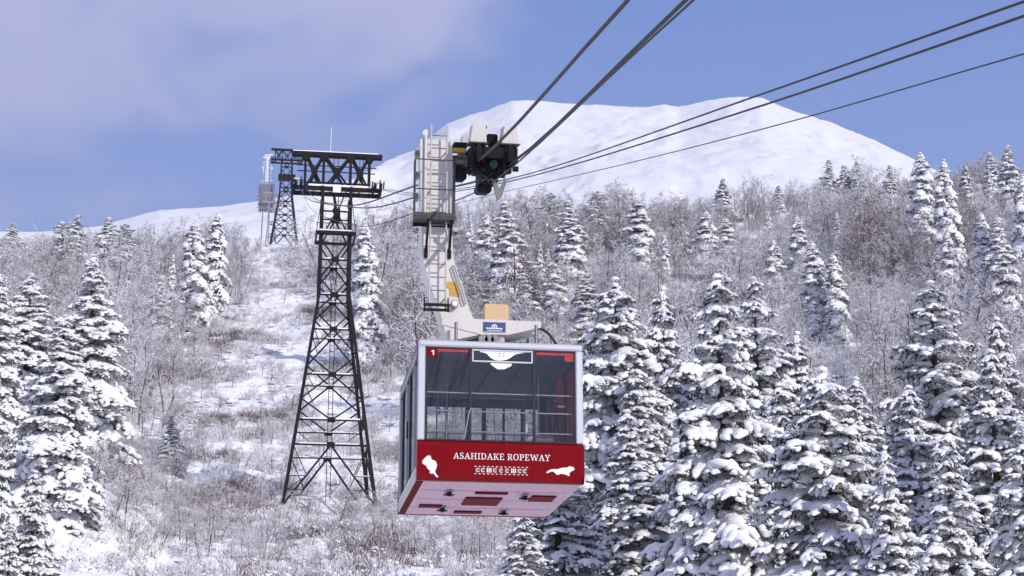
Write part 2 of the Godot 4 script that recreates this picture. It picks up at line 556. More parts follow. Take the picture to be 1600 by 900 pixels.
var firs := {}
var standing := []   # [azimuth, distance, half width in degrees] of the planted firs
func make_fir_kinds():
	rng.seed = 401
	var near := {"long": [], "short": [], "long_length": 2.5, "short_length": 1.0}
	for k in 6: near.long.append(make_bough(2.5, 9, true, 0.92, 0.36, 1.04))
	for k in 5: near.short.append(make_bough(1.0, 5, true, 0.92, 0.30, 0.95))
	firs.broad = make_fir(16.0, 3.7, 0.58, 6.8, near, 0.85, 0.04, -0.60, 0.25)
	firs.common = make_fir(16.0, 3.3, 0.56, 6.4, near, 1.0, 0.04, -0.62, 0.2)
	firs.slim = make_fir(16.0, 2.7, 0.54, 6.0, near, 1.05, 0.04, -0.66, 0.2)
	var laden := {"long": [], "short": [], "long_length": 2.5, "short_length": 1.0}
	for k in 5: laden.long.append(make_bough(2.5, 9, true, 0.97, 0.38, 1.12))
	for k in 5: laden.short.append(make_bough(1.0, 5, true, 0.97, 0.32, 1.05))
	firs.laden = make_fir(16.0, 3.1, 0.56, 6.4, laden, 0.98, 0.04, -0.68, 0.15)
	firs.ragged = make_fir(16.0, 3.3, 0.66, 5.6, near, 0.9, 0.05, -0.5, 0.4)
	var far := {"long": [], "short": [], "long_length": 2.5, "short_length": 1.1}
	for k in 4: far.long.append(make_bough(2.5, 7, false, 0.97, 0.50, 1.5))
	for k in 4: far.short.append(make_bough(1.1, 4, false, 0.97, 0.45, 1.4))
	firs.far_a = make_fir(16.0, 2.9, 0.74, 5.6, far, 1.0, 0.06, -0.75, 0.1)
	firs.far_b = make_fir(16.0, 2.7, 0.72, 5.6, far, 0.9, 0.10, -1.05, -0.2)
	firs.far_c = make_fir(16.0, 3.3, 0.95, 5.0, far, 0.60, 0.06, -0.3, 0.5)

func fir(kind: String, x: float, z: float, high: float, wide: float, label: String, group: String, called := "snowy_fir", white := false):
	var k: Dictionary = firs[kind]
	var o := thing(called, Vector3(x, height(x, z) - 0.1, z), label, "tree", group)
	var s: float = high / k.high
	var sw: float = wide / (k.reach * 2.0)
	part("trunk", k.trunk, M.bark, o)
	part("crown", k.crown, M.frosted_needles if white else M.needles, o)
	part("snow", k.snow, M.snow, o).set_meta("kind", "stuff")
	o.basis = Basis(Vector3.RIGHT, rng.randf_range(-0.04, 0.04)) * Basis(Vector3.BACK, rng.randf_range(-0.04, 0.04)) * Basis(Vector3.UP, rng.randf() * TAU) * Basis.from_scale(Vector3(sw, s, sw * rng.randf_range(0.88, 1.12)))
	var dist := sqrt(x * x + z * z)
	standing.append([rad_to_deg(atan2(x, -z)), dist, rad_to_deg(wide * 0.34 / dist)])
	return o

func grow(w: MB, s: MB, p: Vector3, d: Vector3, l: float, r: float, level: int, rime: float):
	var segs: int = [5, 3, 2, 2, 1][level]
	var pts := [p]; var rr := [r]
	var q := p; var dir := d
	for k in segs:
		dir = (dir + Vector3(rng.randf_range(-1, 1), rng.randf_range(-0.5, 0.7), rng.randf_range(-1, 1)) * [0.13, 0.34, 0.42, 0.45, 0.4][level]).normalized()
		q += dir * l / segs
		pts.append(q); rr.append(lerpf(r, maxf(r * 0.35, 0.012), float(k + 1) / segs))
	w.tube(pts, rr, 5 if level == 0 else 3, false)
	if level > 0 and rng.randf() < rime:
		var sp := []; var sr := []
		for k in pts.size():
			sp.append(pts[k] + Vector3(0, rr[k] * 0.9 + 0.008, 0)); sr.append(rr[k] * 0.75 + 0.003 + 0.013 * rime)
		s.tube(sp, sr, 3, false)
	if level >= 4: return
	var n: int = [9, 6, 4, 2][level]
	for k in n:
		var t := lerpf(0.30 if level == 0 else 0.25, 1.0, (k + rng.randf()) / n)
		var at := t * segs
		var b: int = min(int(at), segs - 1)
		var from: Vector3 = pts[b].lerp(pts[b + 1], at - b)
		var along_: Vector3 = (pts[b + 1] - pts[b]).normalized()
		var side := along_.cross(Vector3(rng.randf_range(-1, 1), rng.randf_range(-1, 1), rng.randf_range(-1, 1))).normalized()
		var nd := (along_ * rng.randf_range(0.35, 0.8) + side * rng.randf_range(0.7, 1.15) + Vector3(0, 0.12 if level == 0 else -0.05, 0)).normalized()
		grow(w, s, from, nd, l * [0.46, 0.52, 0.55, 0.6][level] * rng.randf_range(0.7, 1.2) * (1.1 - 0.35 * t), maxf(lerpf(rr[b], rr[b + 1], at - b) * 0.55, 0.012), level + 1, rime)

var bare := []
func make_bare_trees():
	rng.seed = 733
	for k in 6:
		var w := MB.new(); var s := MB.new()
		grow(w, s, Vector3(0, -0.5, 0), Vector3(rng.randf_range(-0.1, 0.1), 1, rng.randf_range(-0.1, 0.1)).normalized(), 9.0, 0.13, 0, [1.0, 0.95, 0.9, 0.7, 0.5, 0.35][k])
		bare.append([w.mesh(), s.mesh()])

func bare_tree(k: int, x: float, z: float, high: float, label: String, group: String):
	var o := thing("bare_tree", Vector3(x, height(x, z), z), label, "tree", group)
	part("trunk", bare[k][0], M.twig if k < 3 else M.twig_brown, o)
	part("snow", bare[k][1], M.frost, o).set_meta("kind", "stuff")
	o.rotation.y = rng.randf() * TAU
	o.scale = Vector3.ONE * (high / 9.5)
	return o

func scatter(called: String, mesh: Mesh, mat: Material, spots: Array, colours: Array, label: String, category: String):
	var mm := MultiMesh.new()
	mm.transform_format = MultiMesh.TRANSFORM_3D
	mm.use_colors = colours.size() > 0
	mm.mesh = mesh
	mm.instance_count = spots.size()
	for k in spots.size():
		mm.set_instance_transform(k, spots[k])
		if colours.size() > 0: mm.set_instance_color(k, colours[k])
	var o := MultiMeshInstance3D.new()
	o.name = numbered(called)
	o.multimesh = mm
	o.material_override = mat
	add_child(o)
	tag(o, label, category, "", "stuff")

func open_swath(x: float, z: float) -> bool:
	# the strip kept clear below the ropes, and the clearing round the tower
	var r := sqrt(x * x + z * z)
	var half := lerpf(15.0, 8.0, smoothstep(230.0, 480.0, r))
	return absf(x - 5.0) < half + 3.0 * sin(z * 0.07)

func build_woods():
	rng.seed = 91
	var named := standing.size()
	for k in 26:
		var az := rng.randf_range(5.5, 25.0) if k > 9 else rng.randf_range(-9.0, -2.6)
		var r := rng.randf_range(300.0, 470.0) if k > 9 else rng.randf_range(360.0, 470.0)
		fir(["far_a", "far_b"][k % 2], r * sin(deg_to_rad(az)), -r * cos(deg_to_rad(az)), rng.randf_range(7.0, 13.0), rng.randf_range(4.0, 6.5), "small frosted fir half lost among the bare trees of the hillside", "frosted firs among the bare trees", "frosted_fir", k % 3 > 0)
	standing.resize(named)
	# bare frosted trees: the largest in view stand as trees of their own, the rest as the wood behind them
	var singles := []
	var mass := [[], [], [], [], [], []]
	var tries := 0
	var all_ := []
	var clump := FastNoiseLite.new()
	clump.seed = 63; clump.frequency = 0.028; clump.fractal_octaves = 3
	while tries < 12000:
		tries += 1
		var az := rng.randf_range(-9.5, 26.5)
		var r := sqrt(rng.randf_range(200.0 * 200.0, 515.0 * 515.0))
		var x := r * sin(deg_to_rad(az)); var z := -r * cos(deg_to_rad(az))
		if open_swath(x, z): continue
		if r < 235.0 and az < 6.0: continue
		var high := (rng.randf_range(5.0, 9.5) if rng.randf() < 0.85 else rng.randf_range(9.5, 14.5)) * (1.0 if r < 420.0 else 0.85)
		if az > -1.0 and az < 4.0 and r > 430.0: high *= 0.5
		var dense := clump.get_noise_2d(x, z)
		if dense < -0.08 and rng.randf() < 0.3: continue
		high *= clampf(0.95 + 1.0 * dense, 0.55, 1.5)
		# firs keep their own ground: only low growth stands close before them
		for f in standing:
			if absf(az - f[0]) < f[2] and r < f[1] + 3.0 and r > f[1] - 45.0:
				high *= 0.6
				break
		if r > 420.0: high *= 0.75
		all_.append([r, x, z, high])
		if all_.size() >= 3600: break
	all_.sort_custom(func(p, q): return p[3] / p[0] > q[3] / q[0])
	var n := 0
	var tint := FastNoiseLite.new()
	tint.seed = 61; tint.frequency = 0.012; tint.fractal_octaves = 3
	for t in all_:
		var brown := tint.get_noise_2d(t[1], t[2]) + 0.5 * smoothstep(330.0, 470.0, t[0]) - 0.10
		var k := (3 + rng.randi() % 3) if brown + rng.randf_range(-0.35, 0.35) > 0.1 else rng.randi() % 3
		if n < 240:
			bare_tree(k, t[1], t[2], t[3], "bare tree with white frosted branches in the dense hillside wood" if k < 3 else "brown bare tree with little frost in the dense hillside wood", "frosted bare trees on the hillside" if k < 3 else "brown bare trees on the hillside")
		else:
			var s: float = t[3] / 9.5
			mass[k].append(Transform3D(Basis(Vector3.UP, rng.randf() * TAU).scaled(Vector3.ONE * s), Vector3(t[1], height(t[1], t[2]), t[2])))
		n += 1
	for k in 6:
		scatter("distant_woods", bare[k][0], M.twig if k < 3 else M.twig_brown, mass[k], [], "bare brown branches of the wood covering the hillside", "woods")
		scatter("woods_frost", bare[k][1], M.frost, mass[k], [], "frost and snow on the branches of the hillside wood", "frost")

func build_brush():
	rng.seed = 55
	var stems := MB.new()
	var rime := MB.new()
	for k in 17:
		var d := Vector3(rng.randf_range(-0.6, 0.6), 1.0, rng.randf_range(-0.6, 0.6)).normalized()
		var p := Vector3(rng.randf_range(-0.7, 0.7), -0.1, rng.randf_range(-0.7, 0.7))
		var l := rng.randf_range(0.5, 1.4)
		var e := p + d * l
		stems.tube([p, p + d * l * 0.55, e], [0.012, 0.010, 0.006], 3, false)
		var lift := Vector3(0, 0.012, 0)
		rime.tube([p.lerp(e, 0.3) + lift, e + lift], [0.012, 0.017], 3, false)
		for q in 4:
			var f := p + d * l * rng.randf_range(0.3, 0.95)
			var nd := (d + Vector3(rng.randf_range(-1, 1), 0.0, rng.randf_range(-1, 1)) * 0.9).normalized()
			stems.tube([f, f + nd * l * 0.4], [0.008, 0.005], 3, false)
			rime.tube([f + lift, f + nd * l * 0.4 + lift], [0.011, 0.014], 3, false)
	for k in 12:
		rime.lump(Vector3(rng.randf_range(-0.7, 0.7), rng.randf_range(0.0, 0.8), rng.randf_range(-0.7, 0.7)), Vector3(rng.randf_range(-1, 1), 0.3, rng.randf_range(-1, 1)), rng.randf_range(0.08, 0.24), rng.randf_range(0.07, 0.15), rng.randf_range(0.06, 0.14), rng, 5)
	var leaves := MB.new()
	for k in 16:
		var p := Vector3(rng.randf_range(-0.5, 0.5), rng.randf_range(0.1, 0.6), rng.randf_range(-0.5, 0.5))
		var d := Vector3(rng.randf_range(-1, 1), rng.randf_range(-0.6, 0.3), rng.randf_range(-1, 1)).normalized()
		var s := d.cross(Vector3.UP).normalized() * 0.035
		var e := p + d * rng.randf_range(0.16, 0.28)
		leaves.quad(p, p.lerp(e, 0.4) + s, e, p.lerp(e, 0.4) - s, Vector3.UP)
	var mound := MB.new()
	mound.lump(Vector3.ZERO, Vector3.RIGHT, 1.0, 0.8, 0.6, rng, 12)
	var stem_at := []; var stem_col := []; var rime_at := []; var leaf_at := []; var mound_at := []
	var patch := FastNoiseLite.new()
	patch.seed = 8; patch.frequency = 0.035; patch.fractal_octaves = 3
	var tones := [Color(0.15, 0.085, 0.078), Color(0.17, 0.115, 0.105), Color(0.10, 0.065, 0.065), Color(0.19, 0.13, 0.11)]
	for k in 52000:
		var az := rng.randf_range(-9.5, 25.0)
		var r := sqrt(rng.randf_range(80.0 * 80.0, 480.0 * 480.0))
		if az > 12.0 and r < 200.0: continue
		var x := r * sin(deg_to_rad(az)); var z := -r * cos(deg_to_rad(az))
		if absf(x - 6.8) < 5.6 and z < -165.0 and z > -178.0: continue
		var thick := patch.get_noise_2d(x, z)
		var p := Vector3(x, height(x, z), z)
		var turn := Basis(Vector3.UP, rng.randf() * TAU)
		if thick + rng.randf_range(-0.5, 0.5) > 0.10:
			var s := rng.randf_range(0.35, 1.1) * (1.0 if thick < 0.2 else 1.3)
			stem_at.append(Transform3D(turn.scaled(Vector3(s, s * rng.randf_range(0.6, 1.3), s)), p))
			stem_col.append(tones[rng.randi() % 4])
			if thick + rng.randf_range(-0.15, 0.15) < 0.26: rime_at.append(stem_at[-1])
		elif rng.randf() < 0.3:
			var s := rng.randf_range(0.2, 0.9)
			mound_at.append(Transform3D(turn.scaled(Vector3(s, s * rng.randf_range(0.4, 0.9), s)), p - Vector3(0, 0.12 + 0.1 * s, 0)))
		if rng.randf() < (0.30 if r < 210.0 else 0.10) and r < 330.0:
			leaf_at.append(Transform3D(turn.scaled(Vector3.ONE * rng.randf_range(0.7, 1.4)), p))
	var sap := [[], []]
	for k in 2600:
		var az := rng.randf_range(-8.0, 9.0)
		var r := rng.randf_range(120.0, 460.0)
		var x := r * sin(deg_to_rad(az)); var z := -r * cos(deg_to_rad(az))
		if not open_swath(x, z) and r > 240.0: continue
		if absf(x - 6.8) < 5.6 and z < -160.0 and z > -178.0: continue
		if patch.get_noise_2d(x * 1.7, 300.0 + z * 1.7) < rng.randf_range(-0.25, 0.3): continue
		var s := rng.randf_range(0.12, 0.36)
		sap[k % 2].append(Transform3D(Basis(Vector3.UP, rng.randf() * TAU).scaled(Vector3(s * 1.3, s, s * 1.3)), Vector3(x, height(x, z) - 0.1, z)))
	for k in 2:
		scatter("saplings", bare[[1, 4][k]][0], M.twig_brown, sap[k], [], "thin leafless saplings scattered over the clearing", "saplings")
		scatter("sapling_frost", bare[[1, 4][k]][1], M.frost, sap[k], [], "frost on the saplings of the clearing", "frost")
	scatter("brush", stems.mesh(), M.brush, stem_at, stem_col, "leafless reddish brown brush poking through the snow", "brush")
	scatter("brush_snow", rime.mesh(), M.snow, rime_at, [], "clots of snow caught in the brush", "snow")
	scatter("dwarf_bamboo", leaves.mesh(), M.leaf, leaf_at, [], "dark olive leaves showing through the snow", "undergrowth")
	scatter("snow_hummocks", mound.mesh(), M.snow, mound_at, [], "low humps of snow over buried shrubs", "snow")

# ---------------------------------------------------------------- towers
func half_at(y: float, prof: Array) -> float:
	for k in prof.size() - 1:
		if y <= prof[k + 1][0]:
			return lerpf(prof[k][1], prof[k + 1][1], (y - prof[k][0]) / (prof[k + 1][0] - prof[k][0]))
	return prof[-1][1]

func lattice_tower(o: Node3D, prof: Array, levels: Array, nodes: Array, head: float, mat: Material, w: float, snow: Material):
	# prof: [height, half width]; levels: heights of the cross bars; nodes: heights where the diagonals meet the legs
	var corner := func(y: float, a: int, b: int) -> Vector3:
		var h := half_at(y, prof)
		return Vector3(a * h, y, b * h)
	for a in [-1, 1]:
		for b in [-1, 1]:
			for k in prof.size() - 1:
				bar("leg", corner.call(prof[k][0], a, b), corner.call(prof[k + 1][0], a, b), w * 1.25, w * 1.25, mat, o)
			box("footing", corner.call(prof[0][0], a, b) + Vector3(-0.5, -1.6, -0.5), corner.call(prof[0][0], a, b) + Vector3(0.5, 0.12, 0.5), M.cream, o, 0.05)
	for face in 4:
		var turn := Basis(Vector3.UP, face * PI / 2.0)
		var mid := func(y: float) -> Vector3: return turn * Vector3(0, y, half_at(y, prof))
		var edge := func(y: float, s: int) -> Vector3: return turn * Vector3(s * half_at(y, prof), y, half_at(y, prof))
		for k in levels.size():
			var y: float = levels[k]
			bar("cross_bar", edge.call(y, -1), edge.call(y, 1), w * (0.7 if face == 0 else 0.42), w * 0.5, mat, o)
			if snow and face % 2 == 0:
				bar("snow_cap", edge.call(y, -1).lerp(edge.call(y, 1), rng.randf_range(0.05, 0.15)) + Vector3(0, w * 0.5, 0), edge.call(y, 1).lerp(edge.call(y, -1), rng.randf_range(0.05, 0.2)) + Vector3(0, w * 0.5, 0), w * rng.randf_range(0.35, 0.65), w * 0.7, snow, o)
			var g := between(edge.call(y, -1), edge.call(y, 1))
			part("gusset", chamfered(Vector3(w * 3.2, w * 2.2, 0.05), 0.02), mat, o, Transform3D(g.basis, mid.call(y) + turn * Vector3(0, 0, w * 0.42)))
			for s in [-1, 1]:
				for q in nodes:
					if absf(q - y) < 3.3:
						bar("diagonal", mid.call(y), edge.call(q, s), w * 0.6, w * 0.45, mat, o)
				# light secondary struts of the wide panels
				if half_at(y, prof) > 1.8 and k > 0:
					var q: float = levels[k - 1] if k > 0 else prof[0][0]
					bar("strut", edge.call(y, s).lerp(mid.call(y), 0.08), mid.call(y).lerp(edge.call(lerpf(y, q, 0.62), s), 0.55), w * 0.28, w * 0.28, mat, o)
		# A-shaped lowest panel
		for s in [-1, 1]:
			var y0: float = levels[0]
			bar("diagonal", mid.call(y0), edge.call(prof[0][0] + 0.2, s), w * 0.75, w * 0.55, mat, o)
			var half_down := mid.call(y0).lerp(edge.call(prof[0][0], s), 0.5) as Vector3
			bar("strut", edge.call(lerpf(prof[0][0], y0, 0.5), s), half_down, w * 0.32, w * 0.32, mat, o)
			bar("strut", edge.call(y0, s), half_down, w * 0.3, w * 0.3, mat, o)
			bar("strut", edge.call(prof[0][0] + (y0 - prof[0][0]) * 0.25, s), half_down, w * 0.28, w * 0.28, mat, o)
			if snow and face == 0:
				bar("snow_cap", edge.call(lerpf(prof[0][0], y0, 0.5), s) + Vector3(0, w * 0.3, 0), half_down + Vector3(0, w * 0.3, 0), w * 0.25, w * 0.5, snow, o)

func build_main_tower():
	var at := Vector3(7.2, 28.7, -180.0)
	var o := thing("lattice_tower", at, "tall dark steel lattice tower with a wide head standing in the clearing beside the gondola", "ropeway tower")
	var prof := [[-1.0, 4.58], [21.5, 1.55], [32.8, 1.45]]
	lattice_tower(o, prof, [5.4, 8.0, 12.8, 17.7, 21.5, 25.3, 30.6], [10.2, 14.9, 19.6, 23.3, 27.6], 33.0, M.steel, 0.25, M.snow)
	var s: Material = M.steel
	# work platform round the neck
	for z in [-2.0, 2.0]:
		bar("platform_beam", Vector3(-2.05, 28.1, z), Vector3(2.05, 28.1, z), 0.24, 0.18, s, o)
		bar("platform_rail", Vector3(-2.05, 29.1, z), Vector3(2.05, 29.1, z), 0.06, 0.06, s, o)
		bar("snow_cap", Vector3(-1.9, 28.33, z), Vector3(1.6, 28.33, z), 0.12, 0.3, M.snow, o)
	for x in [-2.0, 2.0]:
		bar("platform_beam", Vector3(x, 28.1, -2.05), Vector3(x, 28.1, 2.05), 0.24, 0.18, s, o)
		bar("hanger_rod", Vector3(x * 1.02, 28.1, 2.0), Vector3(x * 0.72, 33.0, 1.5), 0.07, 0.07, s, o)
	for x in [-2.0, -1.0, 0.0, 1.0, 2.0]:
		bar("platform_post", Vector3(x, 28.2, 2.0), Vector3(x, 29.1, 2.0), 0.05, 0.05, s, o)
	for k in 3: bar("platform_plank", Vector3(-1.95, 28.0, -1.9 + 0.17 * k), Vector3(1.95, 28.0, -1.9 + 0.17 * k), 0.05, 0.10, s, o)
	for k in 3: bar("platform_plank", Vector3(-1.95, 28.0, 1.9 - 0.17 * k), Vector3(1.95, 28.0, 1.9 - 0.17 * k), 0.05, 0.10, s, o)
	# ladder up the middle
	for x in [-0.22, 0.22]:
		bar("ladder_rail", Vector3(x, 0.2, 0.4), Vector3(x, 33.0, 0.4), 0.07, 0.07, s, o)
	for k in 54:
		bar("ladder_rung", Vector3(-0.22, 0.8 + 0.6 * k, 0.4), Vector3(0.22, 0.8 + 0.6 * k, 0.4), 0.035, 0.035, s, o)
	# head: lower and upper cross beams with a braced frame between
	var y0 := 33.25; var y1 := 37.3
	for z in [-0.9, 0.9]:
		bar("head_beam", Vector3(-4.7, y0, z), Vector3(4.7, y0, z), 0.42, 0.3, s, o)
		bar("head_beam", Vector3(-3.2, y0 + 0.62, z), Vector3(3.4, y0 + 0.62, z), 0.16, 0.2, s, o)
		bar("snow_cap", Vector3(-3.0, y0 + 0.30, z), Vector3(3.6, y0 + 0.30, z), 0.2, 0.42, M.snow, o)
		bar("top_beam", Vector3(-4.75, y1, z * 0.35), Vector3(4.75, y1, z * 0.35), 0.36, 0.34, s, o)
		bar("snow_cap", Vector3(-4.7, y1 + 0.23, z * 0.35), Vector3(4.3, y1 + 0.23, z * 0.35), 0.1, 0.36, M.snow, o)
		bar("walk_rail", Vector3(-4.2, 35.75, z), Vector3(4.1, 35.75, z), 0.1, 0.08, s, o)
		var xs := [-3.35, -1.42, 1.42, 3.4]
		for x in xs:
			bar("head_post", Vector3(x, y0, z), Vector3(x, y1 - 0.1, z * 0.35), 0.3 if absf(x) < 2 else 0.2, 0.24, s, o)
			part("gusset", prism(pts2([-0.52, 0.0, 0.52, 0.0, 0.2, -0.55, -0.2, -0.55]), -0.04, 0.04), s, o, here(x, y1 - 0.2, z * 0.35 + 0.2))
		for k in 3:
			var a := Vector3(xs[k], 0, 0); var b := Vector3(xs[k + 1], 0, 0)
			bar("brace", Vector3(a.x + 0.2, y1 - 0.3, z * 0.4), Vector3(b.x - 0.2, y0 + 0.3, z), 0.22, 0.16, s, o)
			bar("brace", Vector3(b.x - 0.2, y1 - 0.3, z * 0.4), Vector3(a.x + 0.2, y0 + 0.3, z), 0.22, 0.14, s, o)
			part("gusset", chamfered(Vector3(0.62, 0.8, 0.06), 0.02), s, o, here((a.x + b.x) / 2.0, (y0 + y1) / 2.0, z * 0.7 + 0.12))
	for x in [-4.6, -1.5, 1.5, 4.6]:
		bar("head_tie", Vector3(x, y0, -1.45), Vector3(x, y0, 1.45), 0.3, 0.25, s, o)
	for x in [-0.35, 0.1, 2.4, 2.75]:
		bar("thin_post", Vector3(x, y0, 0), Vector3(x, y1, 0), 0.07, 0.07, s, o)
	for x in [-1.2, -0.6, 0.0, 0.6, 1.2, 1.9]:
		bar("guard_rail", Vector3(x, y0 + 0.3, -1.7), Vector3(x, y0 + 1.5, -1.7), 0.05, 0.05, s, o)
	bar("guard_rail", Vector3(-3.2, y0 + 1.5, -1.7), Vector3(3.3, y0 + 1.5, -1.7), 0.05, 0.05, s, o)
	# rope saddles at both ends, with their rollers
	for e in [-4.05, 4.25]:
		for r in [-0.34, 0.34]:
			var sad := holder("rope_saddle", o)
			bar("trough", Vector3(e + r, y0 + 0.20, 2.4), Vector3(e + r, y0 + 0.62, -2.4), 0.3, 0.2, s, sad)
			for k in 5:
				disc("roller", 0.22, 0.1, M.grease, sad, Transform3D(Basis(Vector3.BACK, PI / 2.0), Vector3(e + r, y0 + 0.12 + 0.08 * k, 2.0 - k)), 12)
		for k in 4:
			bar("saddle_post", Vector3(e - 0.6 + 0.4 * k, y0, 1.6), Vector3(e - 0.55 + 0.4 * k, y0 + [0.75, 0.5, 0.95, 0.8][k], 1.6), 0.14, 0.14, s, o)
		bar("snow_cap", Vector3(e - 0.55, y0 + 0.72, 1.5), Vector3(e + 0.3, y0 + 0.72, 1.5), 0.1, 0.3, M.snow, o)
	var plate := box("number_plate", Vector3(-0.42, y0 - 0.45, 1.08), Vector3(0.42, y0 + 0.42, 1.12), M.white_print, o)
	plate.set_meta("label", "small white square plate at the middle of the head")
	bar("cable_loop", Vector3(-0.3, y0 - 0.3, 0.6), Vector3(0.0, y0 - 2.4, 0.6), 0.12, 0.3, s, o)
	bar("cable_loop", Vector3(0.9, y0 - 0.3, 0.6), Vector3(0.1, y0 - 2.6, 0.6), 0.12, 0.3, s, o)
	box("counterweight", Vector3(-0.25, y0 - 3.6, 0.3), Vector3(0.45, y0 - 2.6, 0.8), s, o, 0.05)
	bar("antenna", Vector3(-0.75, y1, 0), Vector3(-0.72, y1 + 3.2, 0), 0.05, 0.05, M.frost, o)

func build_far_towers():
	var p := Vector3(5.2, height(5.2, -495.0) - 1.0, -495.0)
	var o := thing("lattice_tower", p, "smaller dark lattice tower farther up the line, behind the tall tower's head", "ropeway tower")
	var top := 178.9 - p.y
	lattice_tower(o, [[0.0, 4.0], [top * 0.62, 1.75], [top, 1.5]], [top * 0.2, top * 0.36, top * 0.52, top * 0.68, top * 0.82, top * 0.96], [top * 0.28, top * 0.44, top * 0.60, top * 0.75, top * 0.89], top, M.steel, 0.34, null)
	for z in [-1.4, 1.4]:
		bar("head_beam", Vector3(-4.6, top, z), Vector3(4.6, top, z), 0.5, 0.3, M.steel, o)
		bar("top_beam", Vector3(-4.6, top + 3.6, z * 0.4), Vector3(4.6, top + 3.6, z * 0.4), 0.3, 0.3, M.steel, o)
		var xs := [-3.4, -1.4, 1.4, 3.4]
		for x in xs: bar("head_post", Vector3(x, top, z), Vector3(x, top + 3.6, z * 0.4), 0.24, 0.24, M.steel, o)
		for k in 3:
			bar("brace", Vector3(xs[k], top + 3.5, z * 0.4), Vector3(xs[k + 1], top + 0.2, z), 0.2, 0.2, M.steel, o)
			bar("brace", Vector3(xs[k + 1], top + 3.5, z * 0.4), Vector3(xs[k], top + 0.2, z), 0.2, 0.2, M.steel, o)
	for e in [-4.2, 4.2]:
		for k in 3: box("rope_saddle", Vector3(e - 0.5 + 0.35 * k, top, -1.6), Vector3(e - 0.25 + 0.35 * k, top + 0.9 - 0.2 * (k % 2), 1.6), M.steel, o, 0.04)
	box("platform", Vector3(-2.3, top * 0.80, -2.0), Vector3(2.6, top * 0.80 + 0.9, 2.0), M.steel, o, 0.05)
	# third tower, rimed white, and the frosted mast beside it
	var q := Vector3(2.7, 279.0, -950.0)
	var t := thing("frosted_tower", q, "pale rime covered lattice tower farthest up the line beside the dark one", "ropeway tower")
	var ht := 40.0
	lattice_tower(t, [[-6.0, 4.6], [ht * 0.6, 2.0], [ht, 1.8]], [ht * 0.1, ht * 0.32, ht * 0.52, ht * 0.7, ht * 0.88], [ht * 0.21, ht * 0.42, ht * 0.61, ht * 0.79, ht * 0.95], ht, M.rimed_steel, 0.5, null)
	for y in [ht, ht + 5.0]:
		bar("head_beam", Vector3(-5.0, y, 0), Vector3(5.0, y, 0), 0.9, 1.6, M.rimed_steel, t)
	for k in 4: bar("brace", Vector3(-4.0 + 2.6 * k, ht, 0.6), Vector3(-3.0 + 2.2 * k, ht + 5.0, 0.6), 0.4, 0.4, M.rimed_steel, t)
	var mq := Vector3(-0.5, 305.0, -960.0)
	var mast := thing("frosted_mast", mq, "ice coated antenna mast with a bulky white cage rising behind the far towers", "mast")
	for a in [-1, 1]:
		for b in [-1, 1]:
			bar("leg", Vector3(a * 2.4, -26.0, b * 2.4), Vector3(a * 1.2, 43.0, b * 1.2), 0.5, 0.5, M.rimed_steel, mast)
	rng.seed = 17
	for k in 26:
		var y := 13.0 + k * 0.55
		for f in 4:
			var tn := Basis(Vector3.UP, f * PI / 2.0)
			bar("cage_bar", tn * Vector3(-4.0 + rng.randf_range(-1.6, 0.8), y, 3.4), tn * Vector3(4.0 + rng.randf_range(-0.8, 0.8), y + rng.randf_range(-0.6, 0.6), 3.4), 0.32, 0.5, M.rimed_steel, mast)
	for k in 9:
		for f in 2:
			var tn := Basis(Vector3.UP, f * PI)
			bar("cage_post", tn * Vector3(-4.0 + k, 12.5, 3.4), tn * Vector3(-3.6 + k * 0.9, 28.0 - absf(k - 4.0) * 0.6, 3.0), 0.4, 0.4, M.rimed_steel, mast)
	for k in 15:
		var y := 28.0 + k * 1.2
		bar("antenna", Vector3(-2.4 + rng.randf_range(-0.8, 0.8), y, 0.8), Vector3(2.3 + rng.randf_range(-0.8, 0.8), y + rng.randf_range(-0.8, 0.8), 0.8), 0.55, 0.5, M.frost, mast)
	for x in [-1.3, 0.0, 1.4]: bar("antenna", Vector3(x, 26.0, 0.5), Vector3(x * 0.7, 45.0, 0.5), 0.55, 0.55, M.frost, mast)

# ---------------------------------------------------------------- ropes
func rope(called: String, label: String, off: float, zs: Array, ys: Array, r: float):
	var pts := []; var rr := []
	var z: float = zs[0]
	while z >= zs[-1] - 0.01:
		pts.append(Vector3(4.75 + off + 0.0094 * (z + 36.75), smooth_along(-z, zs, ys), z))
		rr.append(r)
		z -= 3.0 if z > -200.0 else 9.0
	var m := MB.new()
	m.tube(pts, rr, 8)
	var o := part(numbered(called), m.mesh(), M.rope, self)
	tag(o, label, "rope", "ropes of the cableway")

func smooth_along(d: float, zs: Array, ys: Array) -> float:
	# Hermite through the given points (zs run downwards from positive to negative)
	var n := zs.size()
	for k in n - 1:
		if d <= -zs[k + 1] or k == n - 2:
			var x0: float = -zs[k]; var x1: float = -zs[k + 1]
			var s: float = (ys[k + 1] - ys[k]) / (x1 - x0)
			var s0: float = s; var s1: float = s
			if k > 0: s0 = 0.5 * (s + (ys[k] - ys[k - 1]) / (-zs[k] + zs[k - 1]))
			if k < n - 2: s1 = 0.5 * (s + (ys[k + 2] - ys[k + 1]) / (-zs[k + 2] + zs[k + 1]))
			var t := (d - x0) / (x1 - x0); var h := x1 - x0
			return (2*t*t*t - 3*t*t + 1) * ys[k] + (t*t*t - 2*t*t + t) * h * s0 + (-2*t*t*t + 3*t*t) * ys[k + 1] + (t*t*t - t*t) * h * s1
	return ys[-1]

